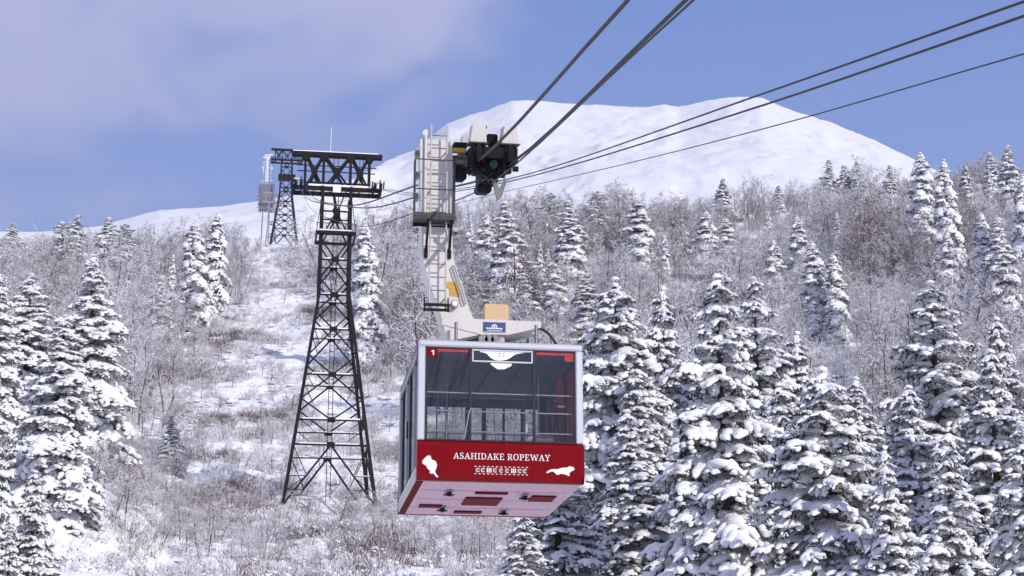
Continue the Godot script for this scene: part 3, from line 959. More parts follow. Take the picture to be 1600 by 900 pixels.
func build_ropes():
	var zs := [30.0, 0.0, -21.2, -36.75, -50.0, -76.0, -110.0, -147.0, -180.0, -300.0, -400.0, -495.0]
	rope("track_rope", "dark track rope carrying the gondola, crossing the sky steepest from the gondola's carriage", -0.34, zs, [-0.2, 5.9, 10.1, 13.40, 17.5, 25.6, 37.0, 49.9, 62.4, 101.0, 137.0, 179.3], 0.029)
	rope("track_rope", "dark track rope carrying the gondola, running just above its haul rope", 0.34, zs, [-0.3, 5.8, 10.05, 13.35, 17.4, 25.5, 37.0, 49.9, 62.4, 101.0, 137.0, 179.3], 0.029)
	rope("haul_rope", "thinner haul rope close under the gondola's second track rope", 0.0, zs, [-0.8, 5.15, 9.62, 12.95, 16.8, 24.6, 36.0, 49.0, 61.7, 100.0, 136.0, 178.3], 0.016)
	var zr := [30.0, 0.0, -27.0, -42.0, -86.0, -140.0, -180.0, -300.0, -400.0, -495.0]
	rope("track_rope", "second from top of the three ropes sweeping to the upper right edge", 7.96, zr, [-2.6, 5.4, 13.07, 17.38, 30.6, 48.2, 62.4, 101.0, 137.0, 179.3], 0.029)
	rope("track_rope", "topmost of the three ropes sweeping to the upper right edge", 8.64, zr, [-2.6, 5.7, 13.62, 17.98, 30.95, 48.4, 62.4, 101.0, 137.0, 179.3], 0.029)
	rope("haul_rope", "lowest and thinnest of the three ropes sweeping to the upper right", 8.3, zr, [-3.6, 4.6, 12.5, 16.84, 30.2, 47.0, 61.6, 100.0, 136.0, 178.3], 0.016)

# ---------------------------------------------------------------- the cable car
func build_cable_car():
	var car := thing("cable_car", Vector3(4.75, 6.03, -36.75), "red and silver cable car gondola hanging below the ropes on its white hanger arm", "cable car")
	build_cabin(car)
	build_hanger(car)
	build_carriage(car)

func build_cabin(car: Node3D):
	var W := 1.66; var F := 2.25
	# silver frame
	var frame := holder("silver_frame", car)
	for z in [F, -F]:
		var s := signf(z)
		box("top_rail", Vector3(-W, 2.695, z - 0.16 * s), Vector3(W, 2.835, z), M.silver, frame, 0.035)
		for x in [-1, 1]:
			box("pillar", Vector3(x * W, 0.80, z - 0.07 * s), Vector3(x * 1.515, 2.693, z - 0.003 * s), M.silver, frame, 0.03)
			box("corner_trim", Vector3(x * (W - 0.004), 0.802, z - 0.165 * s), Vector3(x * 1.53, 2.692, z - 0.072 * s), M.black, frame, 0.012)
	for x in [-1, 1]:
		box("roof_rail", Vector3(x * W, 2.66, -F + 0.17), Vector3(x * (W - 0.14), 2.80, F - 0.17), M.black, frame, 0.03)
	# roof
	box("roof", Vector3(-W + 0.16, 2.72, -F + 0.17), Vector3(W - 0.16, 2.80, F - 0.17), M.silver, car, 0.02)
	# red end panels: a sloping ledge, a flat face and a turned-in lower edge
	for s in [1.0, -1.0]:
		var prof := [[F - 0.05, 0.80], [F + 0.045, 0.705], [F + 0.05, 0.68], [F + 0.05, 0.10], [F + 0.03, 0.035], [F - 0.03, 0.0], [F - 0.16, 0.0], [F - 0.16, 0.80]]
		var m := MB.new()
		for k in prof.size():
			var a: Array = prof[k]; var b: Array = prof[(k + 1) % prof.size()]
			var out := Vector3(0, -(b[0] - a[0]), b[1] - a[1]) * -1.0
			out = Vector3(0, (b[0] - a[0]), -(b[1] - a[1]))
			m.quad(Vector3(-W, a[1], a[0] * s), Vector3(W, a[1], a[0] * s), Vector3(W - (0.06 if b[1] < 0.05 else 0.0), b[1], b[0] * s), Vector3(-W, b[1], b[0] * s), Vector3(0, out.y, out.z * s))
		for x in [-1.0, 1.0]:
			for k in range(1, prof.size() - 1):
				m.flat(Vector3(x * W, prof[0][1], prof[0][0] * s), Vector3(x * W, prof[k][1], prof[k][0] * s), Vector3(x * W, prof[k + 1][1], prof[k + 1][0] * s), Vector3(x, 0, 0))
		var panel := part("red_panel", m.mesh(), M.red, car)
		if s > 0.0:
			var z := F + 0.0535
			lettering("lettering", "ASAHIDAKE ROPEWAY", 0.125, 1.92, Vector3(0.015, 0.49, z), M.white_print, panel, "Droid Serif", 400, 2)
			part("animal_emblem", prism(pts2([-1.559,0.363,-1.521,0.413,-1.473,0.454,-1.444,0.484,-1.42,0.465,-1.395,0.48,-1.38,0.417,-1.354,0.388,-1.315,0.383,-1.282,0.35,-1.265,0.292,-1.28,0.223,-1.303,0.173,-1.293,0.134,-1.263,0.095,-1.237,0.066,-1.249,0.047,-1.282,0.061,-1.312,0.094,-1.336,0.133,-1.365,0.118,-1.4,0.125,-1.41,0.15,-1.397,0.18,-1.43,0.199,-1.46,0.228,-1.47,0.267,-1.503,0.286,-1.549,0.314]), z - 0.002, z + 0.003), M.white_print, panel)
			part("animal_emblem", prism(pts2([0.897,0.203,0.931,0.236,0.981,0.261,1.041,0.272,1.12,0.27,1.19,0.296,1.24,0.307,1.31,0.305,1.34,0.33,1.39,0.335,1.44,0.316,1.463,0.283,1.443,0.257,1.399,0.236,1.363,0.211,1.359,0.181,1.354,0.135,1.322,0.147,1.289,0.166,1.239,0.178,1.169,0.182,1.139,0.156,1.1,0.165,1.07,0.194,1.044,0.219,1.0,0.222,0.951,0.201,0.907,0.184]), z - 0.002, z + 0.003), M.white_print, panel)
			ornament(panel, z)
	# glazing of both ends
	for s in [1.0, -1.0]:
		var z: float = (F - 0.05) * s
		var win := holder("front_window" if s > 0 else "rear_window", car)
		for e in [[-1.513, -0.635], [-0.585, 0.648], [0.698, 1.513]]:
			box("pane", Vector3(e[0], 0.83, z - 0.006), Vector3(e[1], 2.665, z + 0.006), M.glass, win, 0.002)
		for x in [-0.61, 0.673]:
			box("mullion", Vector3(x - 0.026, 0.80, z - 0.035), Vector3(x + 0.026, 2.695, z + 0.03), M.black, win, 0.008)
		for x in [-1.50, 1.50]:
			box("seal", Vector3(x - 0.016, 0.80, z - 0.03), Vector3(x + 0.016, 2.695, z + 0.025), M.black, win, 0.004)
		for y in [0.815, 2.68]:
			box("seal", Vector3(-1.48, y - 0.016, z - 0.03), Vector3(1.48, y + 0.016, z + 0.025), M.black, win, 0.004)
		if s > 0.0:
			# opening top light with its silver frame, thin ragged-edged white patches on the glass
			for y in [2.425, 2.655]:
				box("top_light_frame", Vector3(-0.58, y - 0.016, z + 0.008), Vector3(0.645, y + 0.016, z + 0.04), M.silver, win, 0.006)
			for x in [-0.565, 0.63]:
				box("top_light_frame", Vector3(x - 0.016, 2.442, z + 0.008), Vector3(x + 0.016, 2.638, z + 0.04), M.silver, win, 0.006)
			var upper_patch := part("white_patch", prism(pts2([-0.42,2.638,0.50,2.638,0.40,2.615,0.33,2.605,0.26,2.57,0.21,2.53,0.17,2.50,0.10,2.47,0.0,2.452,-0.10,2.455,-0.16,2.48,-0.21,2.51,-0.25,2.55,-0.29,2.59,-0.36,2.61,-0.42,2.618]), z + 0.007, z + 0.022), M.snow, win)
			upper_patch.set_meta("label", "ragged white patch on the top light of the front window")
			part("white_patch", prism(pts2([-0.21,2.40,0.215,2.40,0.225,2.37,0.18,2.33,0.13,2.315,0.10,2.29,0.04,2.275,0.0,2.28,-0.04,2.27,-0.09,2.29,-0.13,2.32,-0.17,2.345,-0.20,2.37]), z + 0.007, z + 0.016), M.snow, win)
			for k in 4: disc("rivet", 0.012, 0.01, M.black, win, Transform3D(Basis(Vector3.RIGHT, PI / 2.0), Vector3(-0.03 + 0.09 * (k % 2), 2.60 - 0.05 * (k / 2), z + 0.024)), 8)
			var num := box("number_patch", Vector3(-1.478, 2.49, z + 0.007), Vector3(-1.27, 2.655, z + 0.012), M.red, win, 0.001)
			lettering("number", "1", 0.105, 0.06, Vector3(-1.372, 2.575, z + 0.016), M.white_print, win, "Droid Sans", 900)
			num.set_meta("label", "dark red patch behind the white number one")
			box("sun_strip", Vector3(-1.268, 2.60, z + 0.007), Vector3(-0.66, 2.655, z + 0.010), M.red_dull, win, 0.001)
			box("sun_strip", Vector3(0.72, 2.60, z + 0.007), Vector3(1.478, 2.655, z + 0.010), M.red_dull, win, 0.001)
			box("sun_strip", Vector3(1.30, 2.48, z + 0.007), Vector3(1.478, 2.597, z + 0.010), M.red_dull, win, 0.001)
			# wiper
			rod("wiper", [Vector3(-0.72, 0.86, z + 0.03), Vector3(-0.64, 1.36, z + 0.045), Vector3(-0.60, 1.46, z + 0.045)], 0.012, M.rail, win, 6)
	# side walls: skirt, posts, dark panes, door leaves
	for x in [-1.0, 1.0]:
		var side := holder("side_wall", car)
		box("skirt", Vector3(x * W, 0.02, -F + 0.17), Vector3(x * (W - 0.05), 0.26, F - 0.17), M.cream, side, 0.02)
		box("sill_rail", Vector3(x * (W - 0.01), 0.262, -F + 0.17), Vector3(x * (W - 0.06), 0.32, F - 0.17), M.silver, side, 0.01)
		var zs := [2.08, 1.25, 0.36, -0.50, -1.38, -2.08]
		for k in zs.size():
			box("post", Vector3(x * (W - 0.004), 0.322, zs[k] - 0.05), Vector3(x * (W - 0.075), 2.658, zs[k] + 0.05), M.black, side, 0.012)
			if k % 2 == 1: box("door_edge", Vector3(x * (W + 0.004), 0.34, zs[k] + 0.054), Vector3(x * (W - 0.04), 2.64, zs[k] + 0.085), M.silver, side, 0.006)
			if k < zs.size() - 1:
				box("pane", Vector3(x * (W - 0.03), 0.33, zs[k + 1] + 0.052), Vector3(x * (W - 0.042), 2.50, zs[k] - 0.052), M.glass_side, side, 0.002)
				box("transom", Vector3(x * (W - 0.01), 2.502, zs[k + 1] + 0.052), Vector3(x * (W - 0.06), 2.657, zs[k] - 0.052), M.black, side, 0.01)
		for k in 2:
			bar("door_track", Vector3(x * (W + 0.012), 2.54 + 0.07 * k, -2.1), Vector3(x * (W + 0.012), 2.54 + 0.07 * k, 2.0), 0.022, 0.02, M.silver, side)
		rod("door_handle", [Vector3(x * (W + 0.03), 1.2, 0.3), Vector3(x * (W + 0.03), 1.55, 0.3)], 0.02, M.black, side, 6)
	# underside
	var floor_ := holder("floor", car)
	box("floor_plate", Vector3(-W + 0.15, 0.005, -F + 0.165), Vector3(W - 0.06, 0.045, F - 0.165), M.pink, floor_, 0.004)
	box("floor_deck", Vector3(-W + 0.06, 0.05, -F + 0.17), Vector3(W - 0.06, 0.10, F - 0.17), M.dark_inside, floor_, 0.004)
	for k in 30:
		box("step_slat", Vector3(-W + 0.01, -0.012, 2.0 - 0.14 * k), Vector3(-W + 0.145, 0.03, 2.0 - 0.14 * k + 0.10), M.maroon, floor_, 0.006)
	var hatch := [[-0.46, 0.36, 0.30, -0.55], [-0.35, 1.05, 0.32, 0.88], [0.86, 0.75, 1.36, 0.12], [-1.32, -0.70, -0.84, -1.0], [-0.50, -1.45, 0.10, -1.68]]
	for h in hatch:
		box("hatch", Vector3(h[0], -0.03, h[3]), Vector3(h[2], 0.002, h[1]), M.maroon, floor_, 0.008)
	for q in [[-0.88, 1.0], [0.70, 0.75], [-0.80, -1.05], [0.55, -1.3]]:
		var f := holder("buffer_bracket", car, here(q[0], 0.0, q[1]))
		box("plate", Vector3(-0.07, -0.025, -0.2), Vector3(0.07, 0.003, 0.2), M.grey_metal, f)
		disc("roller", 0.05, 0.08, M.grease, f, Transform3D(Basis(Vector3.BACK, PI / 2.0), Vector3(0, -0.06, 0.05)), 14)
		bar("pin", Vector3(-0.11, -0.06, -0.06), Vector3(0.11, -0.06, -0.06), 0.03, 0.03, M.black, f)
		box("lug", Vector3(-0.045, -0.07, -0.18), Vector3(0.045, -0.02, -0.08), M.grease, f)
	for k in 3:
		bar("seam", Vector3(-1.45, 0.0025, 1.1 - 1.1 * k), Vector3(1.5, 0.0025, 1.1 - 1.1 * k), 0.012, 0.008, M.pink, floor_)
	# inside
	var inside := holder("interior", car)
	box("ceiling", Vector3(-W + 0.16, 2.64, -F + 0.17), Vector3(W - 0.16, 2.715, F - 0.17), M.dark_inside, inside, 0.004)
	for k in 5:
		box("ceiling_rib", Vector3(-1.2 + 0.6 * k - 0.03, 2.58, -F + 0.2), Vector3(-1.2 + 0.6 * k + 0.03, 2.638, F - 0.25), M.dark_inside, inside, 0.01)
	for y in [1.80, 1.43, 1.02]:
		rod("handrail", [Vector3(-1.46, y, 2.08), Vector3(1.46, y, 2.08)], 0.016, M.rail, inside, 8)
		rod("handrail", [Vector3(-1.46, y, -2.02), Vector3(1.46, y, -2.02)], 0.016, M.rail, inside, 8)
	for x in [-0.95, 0.95]:
		for z in [-1.0, 1.0]:
			rod("grab_pole", [Vector3(x, 0.1, z), Vector3(x, 2.58, z)], 0.017, M.rail, inside, 8)
	for q in [1.75, 1.30, 0.30, -0.55, -1.42]:
		box("red_post", Vector3(1.50, 0.10, q - 0.07), Vector3(1.57, 2.45 if q > 1.0 else 2.2, q + 0.07), M.red_dull, inside, 0.01)
	box("red_locker", Vector3(1.22, 0.10, 1.45), Vector3(1.38, 1.22, 1.60), M.red_dull, inside, 0.02)
	box("red_locker", Vector3(1.24, 1.78, 1.45), Vector3(1.38, 2.32, 1.58), M.red_dull, inside, 0.02)
	box("label_plate", Vector3(1.24, 1.66, 1.60), Vector3(1.40, 1.71, 1.62), M.white_print, inside, 0.004)
	box("control_desk", Vector3(0.72, 0.10, 1.55), Vector3(1.10, 1.0, 2.0), M.dark_inside, inside, 0.02)
	box("desk_lamp", Vector3(0.55, 1.05, 1.80), Vector3(0.60, 1.30, 1.85), M.white_print, inside, 0.01)
	box("rear_header", Vector3(-1.5, 2.42, -2.16), Vector3(1.5, 2.638, -2.11), M.dark_inside, inside, 0.01)
	for x in [-1.1, -0.15, 0.22, 1.1]:
		box("rear_post", Vector3(x - 0.05, 0.1, -2.17), Vector3(x + 0.05, 2.42, -2.11), M.dark_inside, inside, 0.01)

func ornament(panel: Node3D, z: float):
	# band of scrolls and squares below the lettering
	var y := 0.215
	var band := MB.new()
	var flat_bar := func(a: Vector2, b: Vector2, w: float):
		var d := (b - a).normalized() * 0.5 * w
		var s := Vector2(-d.y, d.x)
		var q := [a + s, b + s, b - s, a - s]
		var p := []
		for e in q: p.append(Vector3(e.x, e.y, z + 0.003))
		band.quad(p[0], p[1], p[2], p[3], Vector3.BACK)
	var ring := func(c: Vector2, r: float, from: float, to: float, w: float):
		var n := 10
		for k in n:
			var a := lerpf(from, to, float(k) / n); var b := lerpf(from, to, (k + 1.0) / n)
			flat_bar.call(c + Vector2(cos(a), sin(a)) * r, c + Vector2(cos(b), sin(b)) * r, w)
	for k in 13:
		var x := -0.51 + k * 1.02 / 12.0
		for e in [-1.0, 1.0]:
			flat_bar.call(Vector2(x - 0.022, y + e * 0.070), Vector2(x + 0.022, y + e * 0.070), 0.012)
			flat_bar.call(Vector2(x, y + e * 0.064), Vector2(x, y + e * 0.086), 0.012)
	for x in [-0.46, -0.36, -0.12, 0.0, 0.12, 0.37, 0.47]:
		ring.call(Vector2(x, y), 0.036, 0.5, 5.6, 0.014)
		flat_bar.call(Vector2(x - 0.008, y), Vector2(x + 0.008, y), 0.016)
	for x in [-0.24, 0.245]:
		for k in 3: flat_bar.call(Vector2(x - 0.036 + k * 0.036, y - 0.045), Vector2(x - 0.036 + k * 0.036, y + 0.045), 0.022)
	part("scroll_band", band.mesh(), M.white_print, panel).set_meta("kind", "stuff")

func build_hanger(car: Node3D):
	var arm := holder("hanger_arm", car)
	var z := 0.35
	part("arm_plate", prism(pts2([-1.51,7.80,-0.82,7.80,-0.805,5.55,-0.795,5.32,-0.765,5.12,-0.70,4.90,-0.46,4.16,-0.38,3.92,-0.28,3.66,-0.20,3.46,-0.86,3.30,-0.96,3.62,-1.18,4.30,-1.32,4.72,-1.40,4.97,-1.435,5.18,-1.45,5.45,-1.46,5.93]), -0.30, z), M.white_paint, arm)
	# stiffening edges standing proud of the plate
	for e in [[-1.49, 7.78, -1.45, 5.95], [-0.84, 7.78, -0.82, 5.27]]:
		bar("edge_flange", Vector3(e[0], e[1], z + 0.03), Vector3(e[2], e[3], z + 0.03), 0.05, 0.055, M.white_paint, arm)
	rod("conduit", [Vector3(-1.40, 7.90, z + 0.10), Vector3(-1.40, 6.0, z + 0.10)], 0.035, M.white_paint, arm, 10)
	disc("conduit_head", 0.075, 0.05, M.white_paint, arm, Transform3D(Basis(Vector3.RIGHT, PI / 2.0), Vector3(-1.40, 7.90, z + 0.11)))
	for y in [7.5, 7.0, 6.5]: box("side_lug", Vector3(-1.60, y, -0.1), Vector3(-1.512, y + 0.14, 0.1), M.grey_metal, arm)
	# long loop handle, knob and notice
	var hl := []
	for k in 13:
		var a := PI * k / 12.0
		hl.append(Vector3(-0.775 + 0.035 * cos(a), 4.90 + 0.035 * sin(a), z + 0.05))
	for k in 13:
		var a := PI + PI * k / 12.0
		hl.append(Vector3(-0.535 + 0.035 * cos(a), 4.14 + 0.035 * sin(a), z + 0.05))
	hl.append(hl[0])
	rod("loop_handle", hl, 0.014, M.grey_metal, arm, 6)
	disc("knob", 0.085, 0.10, M.grey_metal, arm, Transform3D(Basis(Vector3.RIGHT, PI / 2.0), Vector3(-0.745, 4.085, z + 0.06)))
	disc("knob_face", 0.06, 0.03, M.white_print, arm, Transform3D(Basis(Vector3.RIGHT, PI / 2.0), Vector3(-0.74, 4.09, z + 0.12)))
	part("notice", prism(pts2([-0.92,4.60,-0.72,4.59,-0.67,4.43,-0.63,4.27,-0.85,4.29,-0.85,4.44,-0.93,4.47]), z + 0.002, z + 0.008), M.yellow, arm)
	# yoke across the roof
	var yoke := holder("yoke_beam", car)
	part("beam", prism(pts2([-1.0,3.80,1.115,3.79,1.115,3.66,0.43,3.48,-0.16,3.46,-1.0,3.65]), 0.06, z + 0.02), M.white_paint, yoke)
	part("beam_web", prism(pts2([-0.95,3.78,1.1,3.78,1.1,3.66,0.43,3.49,-0.16,3.47,-0.95,3.65]), -0.45, -0.1), M.white_paint, yoke)
	for x in [-0.72, 0.98]:
		for zz in [-0.6, 0.55]:
			rod("support_post", [Vector3(x, 2.80, zz), Vector3(x, 3.66, zz)], 0.035, M.grey_metal, yoke, 8)
	box("damper_frame", Vector3(-0.66, 3.0, -0.5), Vector3(0.92, 3.40, 0.1), M.grease, yoke, 0.04)
	box("pivot_block", Vector3(-0.05, 3.3, -0.3), Vector3(0.35, 3.50, 0.3), M.cream, yoke, 0.04)
	for k in 3: disc("pulley", 0.10, 0.08, M.grey_metal, yoke, Transform3D(Basis(Vector3.RIGHT, PI / 2.0), Vector3(-0.12 + 0.13 * k, 3.36, 0.34)), 14)
	var sign_ := box("blue_sign", Vector3(-0.125, 3.515, z + 0.024), Vector3(0.355, 3.745, z + 0.034), M.blue_sign, car, 0.004)
	sign_.set_meta("label", "small blue sign with a white rising emblem")
	var e := MB.new()
	var zz := 0.0085
	for k in 12:
		var a := PI * k / 12.0; var b := PI * (k + 1) / 12.0
		e.quad(Vector3(0.065 * cos(a), -0.01 + 0.07 * sin(a), zz), Vector3(0.065 * cos(b), -0.01 + 0.07 * sin(b), zz), Vector3(0.042 * cos(b), -0.01 + 0.045 * sin(b), zz), Vector3(0.042 * cos(a), -0.01 + 0.045 * sin(a), zz), Vector3.BACK)
		e.flat(Vector3(0.026 * cos(a), -0.01 + 0.028 * sin(a), zz), Vector3(0.026 * cos(b), -0.01 + 0.028 * sin(b), zz), Vector3(0, -0.01, zz), Vector3.BACK)
	for k in 7:
		var x := -0.15 + 0.05 * k
		e.quad(Vector3(x - 0.022, -0.045, zz), Vector3(x + 0.022, -0.045, zz), Vector3(x + 0.02, -0.018, zz), Vector3(x - 0.02, -0.014, zz), Vector3.BACK)
	for k in 11:
		var x := -0.14 + 0.028 * k
		e.quad(Vector3(x - 0.009, -0.088, zz), Vector3(x + 0.009, -0.088, zz), Vector3(x + 0.009, -0.068, zz), Vector3(x - 0.009, -0.068, zz), Vector3.BACK)
	e.quad(Vector3(-0.235, 0.112, zz), Vector3(0.235, 0.112, zz), Vector3(0.235, 0.105, zz), Vector3(-0.235, 0.105, zz), Vector3.BACK)
	e.quad(Vector3(-0.235, -0.105, zz), Vector3(0.235, -0.105, zz), Vector3(0.235, -0.112, zz), Vector3(-0.235, -0.112, zz), Vector3.BACK)
	part("emblem", e.mesh(), M.white_print, sign_)
	var crate := box("wooden_box", Vector3(-0.09, 3.797, 0.06), Vector3(0.425, 4.15, z - 0.01), M.plywood, car, 0.006)
	crate.set_meta("label", "plain plywood box standing on the white yoke beam")
	var hose := []
	for k in 15:
		var t := k / 14.0
		hose.append(Vector3(0.62 + 0.88 * t, 3.50 + 0.20 * sin(t * PI * 0.62 + 0.35) - 0.42 * t * t * t * t, z - 0.05))
	hose.append(Vector3(1.50, 2.84, z - 0.05))
	rod("hose", hose, 0.032, M.black, car, 8)
	# ladder
	var ladder := holder("ladder", car)
	var lz := z + 0.20
	for x in [-1.295, -0.95]:
		rod("rail", [Vector3(x, 3.92, lz), Vector3(x, 8.06, lz)], 0.019, M.cream, ladder, 8)
		for y in [4.2, 5.0, 6.6, 7.5]: bar("standoff", Vector3(x, y, z), Vector3(x, y, lz), 0.03, 0.03, M.grey_metal, ladder)
	for k in 14:
		rod("rung", [Vector3(-1.295, 4.05 + 0.29 * k, lz), Vector3(-0.95, 4.05 + 0.29 * k, lz)], 0.013, M.grey_metal, ladder, 6)
	for q in [0.0, 0.11]:
		bar("foot_step", Vector3(-1.42, 3.90 + q, lz + 0.05), Vector3(-0.87, 3.90 + q, lz + 0.05), 0.045, 0.08, M.grease, ladder)
	for x in [-1.40, -0.90]: bar("foot_step_post", Vector3(x, 3.86, lz + 0.05), Vector3(x, 4.16, lz + 0.05), 0.03, 0.03, M.grease, ladder)
	# work platform with railing
	var plat := holder("work_platform", car)
	box("bracket", Vector3(-1.655, 5.80, z + 0.002), Vector3(-0.785, 5.90, z + 0.056), M.grease, plat, 0.01)
	box("deck", Vector3(-1.66, 5.86, z + 0.06), Vector3(-0.78, 5.93, z + 0.34), M.olive, plat, 0.015)
	for q in [z + 0.32]:
		box("toe_board", Vector3(-1.67, 5.932, q), Vector3(-0.77, 6.02, q + 0.02), M.olive, plat, 0.005)
	var rail_at := func(x: float, y: float, zq: float) -> Vector3: return Vector3(x, y, zq)
	for x in [-1.64, -0.79]:
		for q in [z + 0.32, z + 0.08]:
			rod("railing_post", [rail_at.call(x, 5.93, q), rail_at.call(x, 7.22, q)], 0.017, M.olive, plat, 6)
		for y in [7.22, 6.70]:
			rod("railing", [rail_at.call(x, y, z + 0.08), rail_at.call(x, y, z + 0.32)], 0.016, M.olive, plat, 6)
	for y in [7.22, 6.55]:
		rod("railing", [Vector3(-1.64, y, z + 0.32), Vector3(-0.79, y, z + 0.32)], 0.014, M.olive, plat, 6)
	for x in [-1.36, -0.86]:
		bar("brace", Vector3(x, 5.84, z + 0.45), Vector3(x, 5.25, z + 0.03), 0.05, 0.05, M.grease, plat)
		box("brace_foot", Vector3(x - 0.04, 5.10, z + 0.002), Vector3(x + 0.04, 5.32, z + 0.05), M.grease, plat)

func build_carriage(car: Node3D):
	# carriage: two rows of wheels riding the track ropes, pitched with the ropes
	var tilt := Transform3D(Basis(Vector3.RIGHT, 0.235), Vector3(0, 7.40, 0.0))
	var c := holder("carriage", car, tilt)
	for s in [-0.34, 0.34]:
		for k in 6:
			var z := 1.05 - 0.46 * k
			disc("wheel", 0.17, 0.09, M.grease, c, Transform3D(Basis(Vector3.BACK, PI / 2.0), Vector3(s, 0.19, z)), 20)
			disc("wheel_hub", 0.06, 0.16, M.grey_metal, c, Transform3D(Basis(Vector3.BACK, PI / 2.0), Vector3(s, 0.19, z)), 12)
		for e in [-0.11, 0.11]:
			box("side_frame", Vector3(s + e - 0.015, -0.10, -1.5), Vector3(s + e + 0.015, 0.30, 1.22), M.grease, c, 0.01)
		# white wheel covers, wider below, with a dark lip
		for q in [[0.55, 1.12], [-1.3, -0.7]]:
			part("wheel_cover", prism(pts2([s - 0.175, 0.36, s + 0.175, 0.36, s + 0.135, 0.74, s - 0.135, 0.74]), q[0], q[1]), M.white_paint, c)
			box("cover_lip", Vector3(s - 0.21, 0.32, q[0] - 0.03), Vector3(s + 0.21, 0.358, q[1] + 0.03), M.olive, c, 0.01)
		for k in 3:
			box("lug", Vector3(s - 0.15 + 0.1 * k, -0.22 - 0.05 * (k % 2), 0.9 - 0.3 * k), Vector3(s - 0.07 + 0.1 * k, -0.08, 1.15 - 0.3 * k), M.grease, c, 0.015)
		box("rope_scraper", Vector3(s - 0.07, -0.06, 1.22), Vector3(s + 0.07, 0.22, 1.32), M.grease, c, 0.02)
	for z in [1.1, 0.0, -1.1]:
		box("cross_frame", Vector3(-0.5, 0.02, z - 0.09), Vector3(0.5, 0.26, z + 0.09), M.grease, c, 0.02)
	box("brake_housing", Vector3(-0.20, -0.50, -0.5), Vector3(0.16, 0.06, 0.75), M.grease, c, 0.06)
	box("brake_jaw", Vector3(-0.26, -0.66, -0.2), Vector3(0.06, -0.46, 0.5), M.grease, c, 0.05)
	box("brake_cylinder", Vector3(-0.42, -0.30, 0.3), Vector3(-0.20, 0.18, 0.9), M.grease, c, 0.05)
	box("spring_box", Vector3(-0.12, 0.26, 0.35), Vector3(0.12, 0.60, 0.72), M.grease, c, 0.03)
	rod("vent_post", [Vector3(-0.15, 0.26, 0.7), Vector3(-0.19, 0.72, 0.7)], 0.032, M.grease, c, 8)
	box("post_cap", Vector3(-0.25, 0.70, 0.65), Vector3(-0.13, 0.76, 0.76), M.grease, c, 0.01)
	rod("thin_post", [Vector3(0.24, 0.2, 0.6), Vector3(0.24, 0.62, 0.6)], 0.018, M.grease, c, 6)
	box("white_plate", Vector3(-0.07, 0.08, 0.755), Vector3(0.13, 0.24, 0.80), M.white_paint, c, 0.01)
	disc("plate_eye", 0.035, 0.02, M.grease, c, Transform3D(Basis(Vector3.RIGHT, PI / 2.0), Vector3(0.05, 0.16, 0.81)), 12)
	disc("teal_cover", 0.09, 0.09, M.teal, c, Transform3D(Basis(Vector3.RIGHT, PI / 2.0), Vector3(0.04, -0.07, 0.79)), 24)
	disc("white_lamp", 0.045, 0.05, M.white_print, c, Transform3D(Basis(Vector3.RIGHT, PI / 2.0), Vector3(-0.14, 0.30, 0.78)), 12)
	disc("white_lamp", 0.03, 0.05, M.white_print, c, Transform3D(Basis(Vector3.RIGHT, PI / 2.0), Vector3(-0.25, 0.14, 0.92)), 12)
	for k in 7:
		var q := [[-0.44, 0.05, 1.0], [-0.20, -0.18, 0.9], [0.22, -0.28, 0.85], [0.47, 0.02, 1.0], [0.20, 0.32, 0.8], [-0.50, -0.22, 0.7], [0.50, -0.16, 0.9]][k] as Array
		disc("roller", 0.06 + 0.012 * (k % 3), 0.12, M.grease, c, Transform3D(Basis(Vector3.BACK, PI / 2.0), Vector3(q[0], q[1], q[2])), 14)
		disc("bolt_head", 0.022, 0.02, M.grey_metal, c, Transform3D(Basis(Vector3.RIGHT, PI / 2.0), Vector3(-0.18 + 0.06 * k, -0.42 + 0.03 * (k % 2), 0.765)), 8)
	rod("hydraulic_hose", [Vector3(-0.45, 0.1, 0.75), Vector3(-0.30, -0.25, 0.9), Vector3(-0.12, -0.38, 0.86), Vector3(0.02, -0.25, 0.84)], 0.016, M.black, c, 6)
	rod("hydraulic_hose", [Vector3(0.12, 0.34, 0.75), Vector3(0.2, 0.42, 0.85), Vector3(0.3, 0.30, 0.95), Vector3(0.33, 0.1, 1.1)], 0.014, M.black, c, 6)
	# pivot from the arm
	rod("pivot_shaft", [Vector3(-0.86, 0.02, 0.1), Vector3(-0.3, 0.02, 0.1)], 0.15, M.grey_metal, c, 18)
	box("yellow_block", Vector3(-0.80, 0.20, 0.15), Vector3(-0.52, 0.30, 0.45), M.yellow, c, 0.02)
	box("winch_case", Vector3(-0.80, 0.30, 0.1), Vector3(-0.50, 0.42, 0.45), M.grease, c, 0.02)
	box("damper", Vector3(-0.76, -0.42, 0.0), Vector3(-0.50, -0.13, 0.5), M.grease, c, 0.05)
	# haul rope clamp and the catcher hanging beside it
	rod("clamp_bar", [Vector3(0.27, -0.05, 0.9), Vector3(0.27, -0.5, 0.9)], 0.022, M.grey_metal, c, 6)
	part("rope_catcher", prism(pts2([0.00,-0.42,0.06,-0.40,0.17,-0.60,0.27,-0.40,0.32,-0.42,0.22,-0.78,0.13,-0.86]), 0.82, 0.92), M.grey_metal, c)

